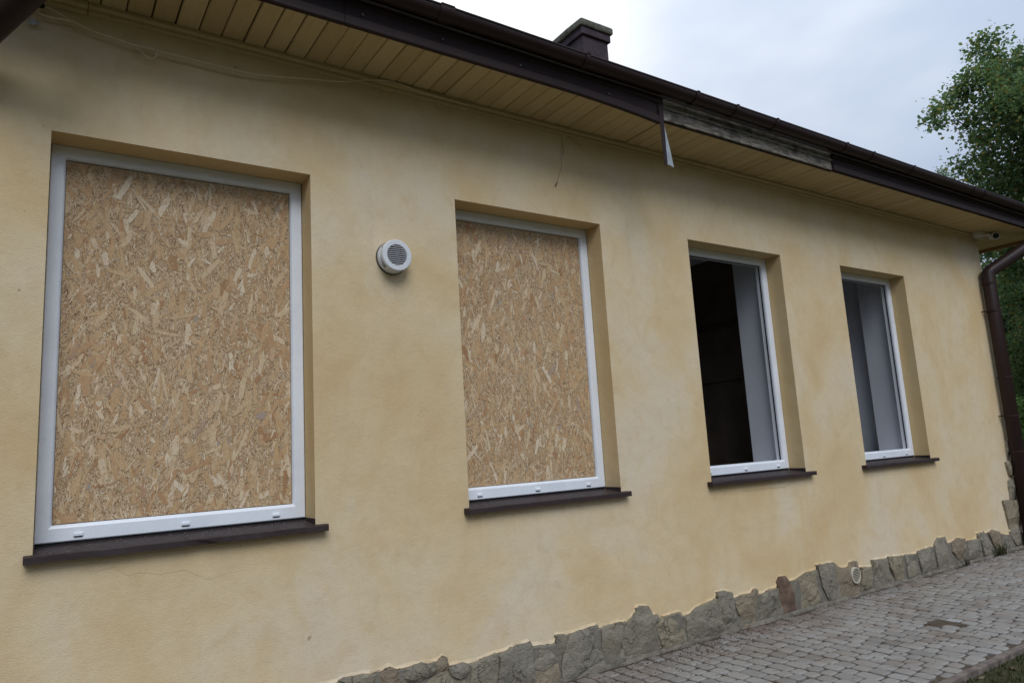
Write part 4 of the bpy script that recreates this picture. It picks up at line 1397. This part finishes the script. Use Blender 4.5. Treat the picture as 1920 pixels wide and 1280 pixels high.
tr = random.Random(31)
D0 = 20.0
oak = []
for (u, v, r_px, dd) in [(1850,92,34,0),(1880,128,40,.6),(1832,140,26,-.4),(1812,158,26,0),(1868,180,40,-.7),(1905,150,42,1),(1795,182,24,.3),(1775,198,20,0),(1752,212,20,-.3),(1760,230,14,-.4),
                         (1840,212,24,.5),(1810,236,20,0),(1850,248,28,-.6),(1885,226,34,.8),(1912,200,34,-.5),(1835,262,18,.4),(1905,268,38,0),(1862,285,26,-.8),(1840,300,22,.3),(1805,312,16,0),(1822,330,22,-.4),
                         (1868,330,34,.5),(1905,330,40,-.6),(1850,362,26,0),(1890,378,36,.8),(1925,380,40,0),(1790,306,10,0)]:
    oak.append((at_depth(u, v, D0 + dd), 0.88 * r_px * D0 / FPX))
for i in range(46):                                # the rest of the crown, beyond the frame
    u, v = tr.uniform(1945, 2400), tr.uniform(150, 470)
    if (u - 2130) ** 2 / 300 ** 2 + (v - 300) ** 2 / 200 ** 2 > 1: continue
    oak.append((at_depth(u, v, D0 + tr.uniform(-2.5, 3)), tr.uniform(45, 75) * D0 / FPX))
for (u, v, r_px, dd) in [(1860,470,24,1),(1895,500,34,.4),(1875,540,26,1.2),(1915,560,40,0),(1900,450,30,.6)]:
    oak.append((at_depth(u, v, D0 + dd + 2), r_px * D0 / FPX))
ob = at_depth(2080, 700, D0 + 0.5); ob.z = -0.10
build_tree('oak_tree', ob, 11.5, 0.34, oak, 62, 0.135, M['oak_leaf'], 'tall oak with green and yellowing leaves rising above the roof at the right', 'tree', None, 5)

back = []
for (u, v, r_px, dd) in [(1885,520,44,0),(1925,470,60,1),(1905,600,48,-1),(1930,660,55,0),(1965,560,80,0),(1880,455,30,.5),(1990,700,80,1)]:
    back.append((at_depth(u, v, 29 + dd), r_px * 29 / FPX))
bb = at_depth(1960, 800, 29); bb.z = -0.1
build_tree('broadleaf_tree', bb, 7.0, 0.25, back, 50, 0.12, M['dark_leaf'], 'dark green tree seen behind the downpipe below the eave', 'tree', None, 6)
b2 = []
for (u, v, r_px, dd) in [(1912,640,26,0),(1905,690,26,0),(1930,720,40,.4),(1960,660,50,0),(1920,600,20,.3)]:
    b2.append((at_depth(u, v, 24 + dd), r_px * 24 / FPX))
bb = at_depth(1950, 800, 24); bb.z = -0.1
build_tree('young_tree', bb, 3.2, 0.09, b2, 90, 0.09, M['oak_leaf'], 'younger light green tree beside the lower part of the downpipe', 'tree', None, 7)
b3 = []
for (u, v, r_px, dd) in [(1918,770,26,0),(1930,810,30,0),(1960,790,46,.5),(1915,835,20,0),(1990,830,50,0)]:
    b3.append((at_depth(u, v, 18 + dd), r_px * 18 / FPX))
bb = at_depth(1950, 860, 18); bb.z = -0.1
build_tree('bush', bb, 1.0, 0.04, b3, 140, 0.07, M['bush_leaf'], 'bright green bush low beside the foot of the downpipe', 'bush', None, 9)
b4 = []
for i in range(9):
    b4.append((at_depth(1890 + i * 45, 820 + tr.uniform(-30, 20), 34 + tr.uniform(-1, 1)), tr.uniform(1.4, 2.0)))
bb = at_depth(2060, 860, 34); bb.z = -0.1
build_tree('hedge', bb, 1.2, 0.08, b4, 26, 0.16, M['dark_leaf'], 'dark hedge low in the background behind the bright bush', 'hedge', None, 10)
tip = [(at_depth(1764, 322, 26), 0.16), (at_depth(1772, 330, 26), 0.22), (at_depth(1762, 338, 26), 0.2), (at_depth(1775, 350, 26), 0.4), (at_depth(1790, 420, 26), 1.1), (at_depth(1760, 440, 26), 1.0)]
bb = at_depth(1776, 800, 26); bb.z = -0.1
build_tree('slender_tree', bb, 8.0, 0.12, tip, 60, 0.09, M['oak_leaf'], 'leafy tip of a slender tree just showing above the gutter', 'tree', None, 12)

# tree belt, mostly out of view, added to block low sky from the eave
lobes = []
br = random.Random(77)
for i in range(150):
    a = math.radians(br.uniform(60, 300))          # from the far right, round the front, to the left
    R_ = br.uniform(27, 34)
    lobes.append((Vector((5 + R_ * math.sin(a), -2 + R_ * math.cos(a), br.uniform(0.3, 7.0))), br.uniform(1.8, 3.0)))
v_, f_ = leaf_cloud(lobes, 5, 0.42, 78)
o = obj('sky_blocking_trees', mesh_from('sky_blocking_trees', v_, f_, M['dark_leaf']), None)
tag(o, 'far belt of dark trees added to block low sky', 'wood', kind='stuff')
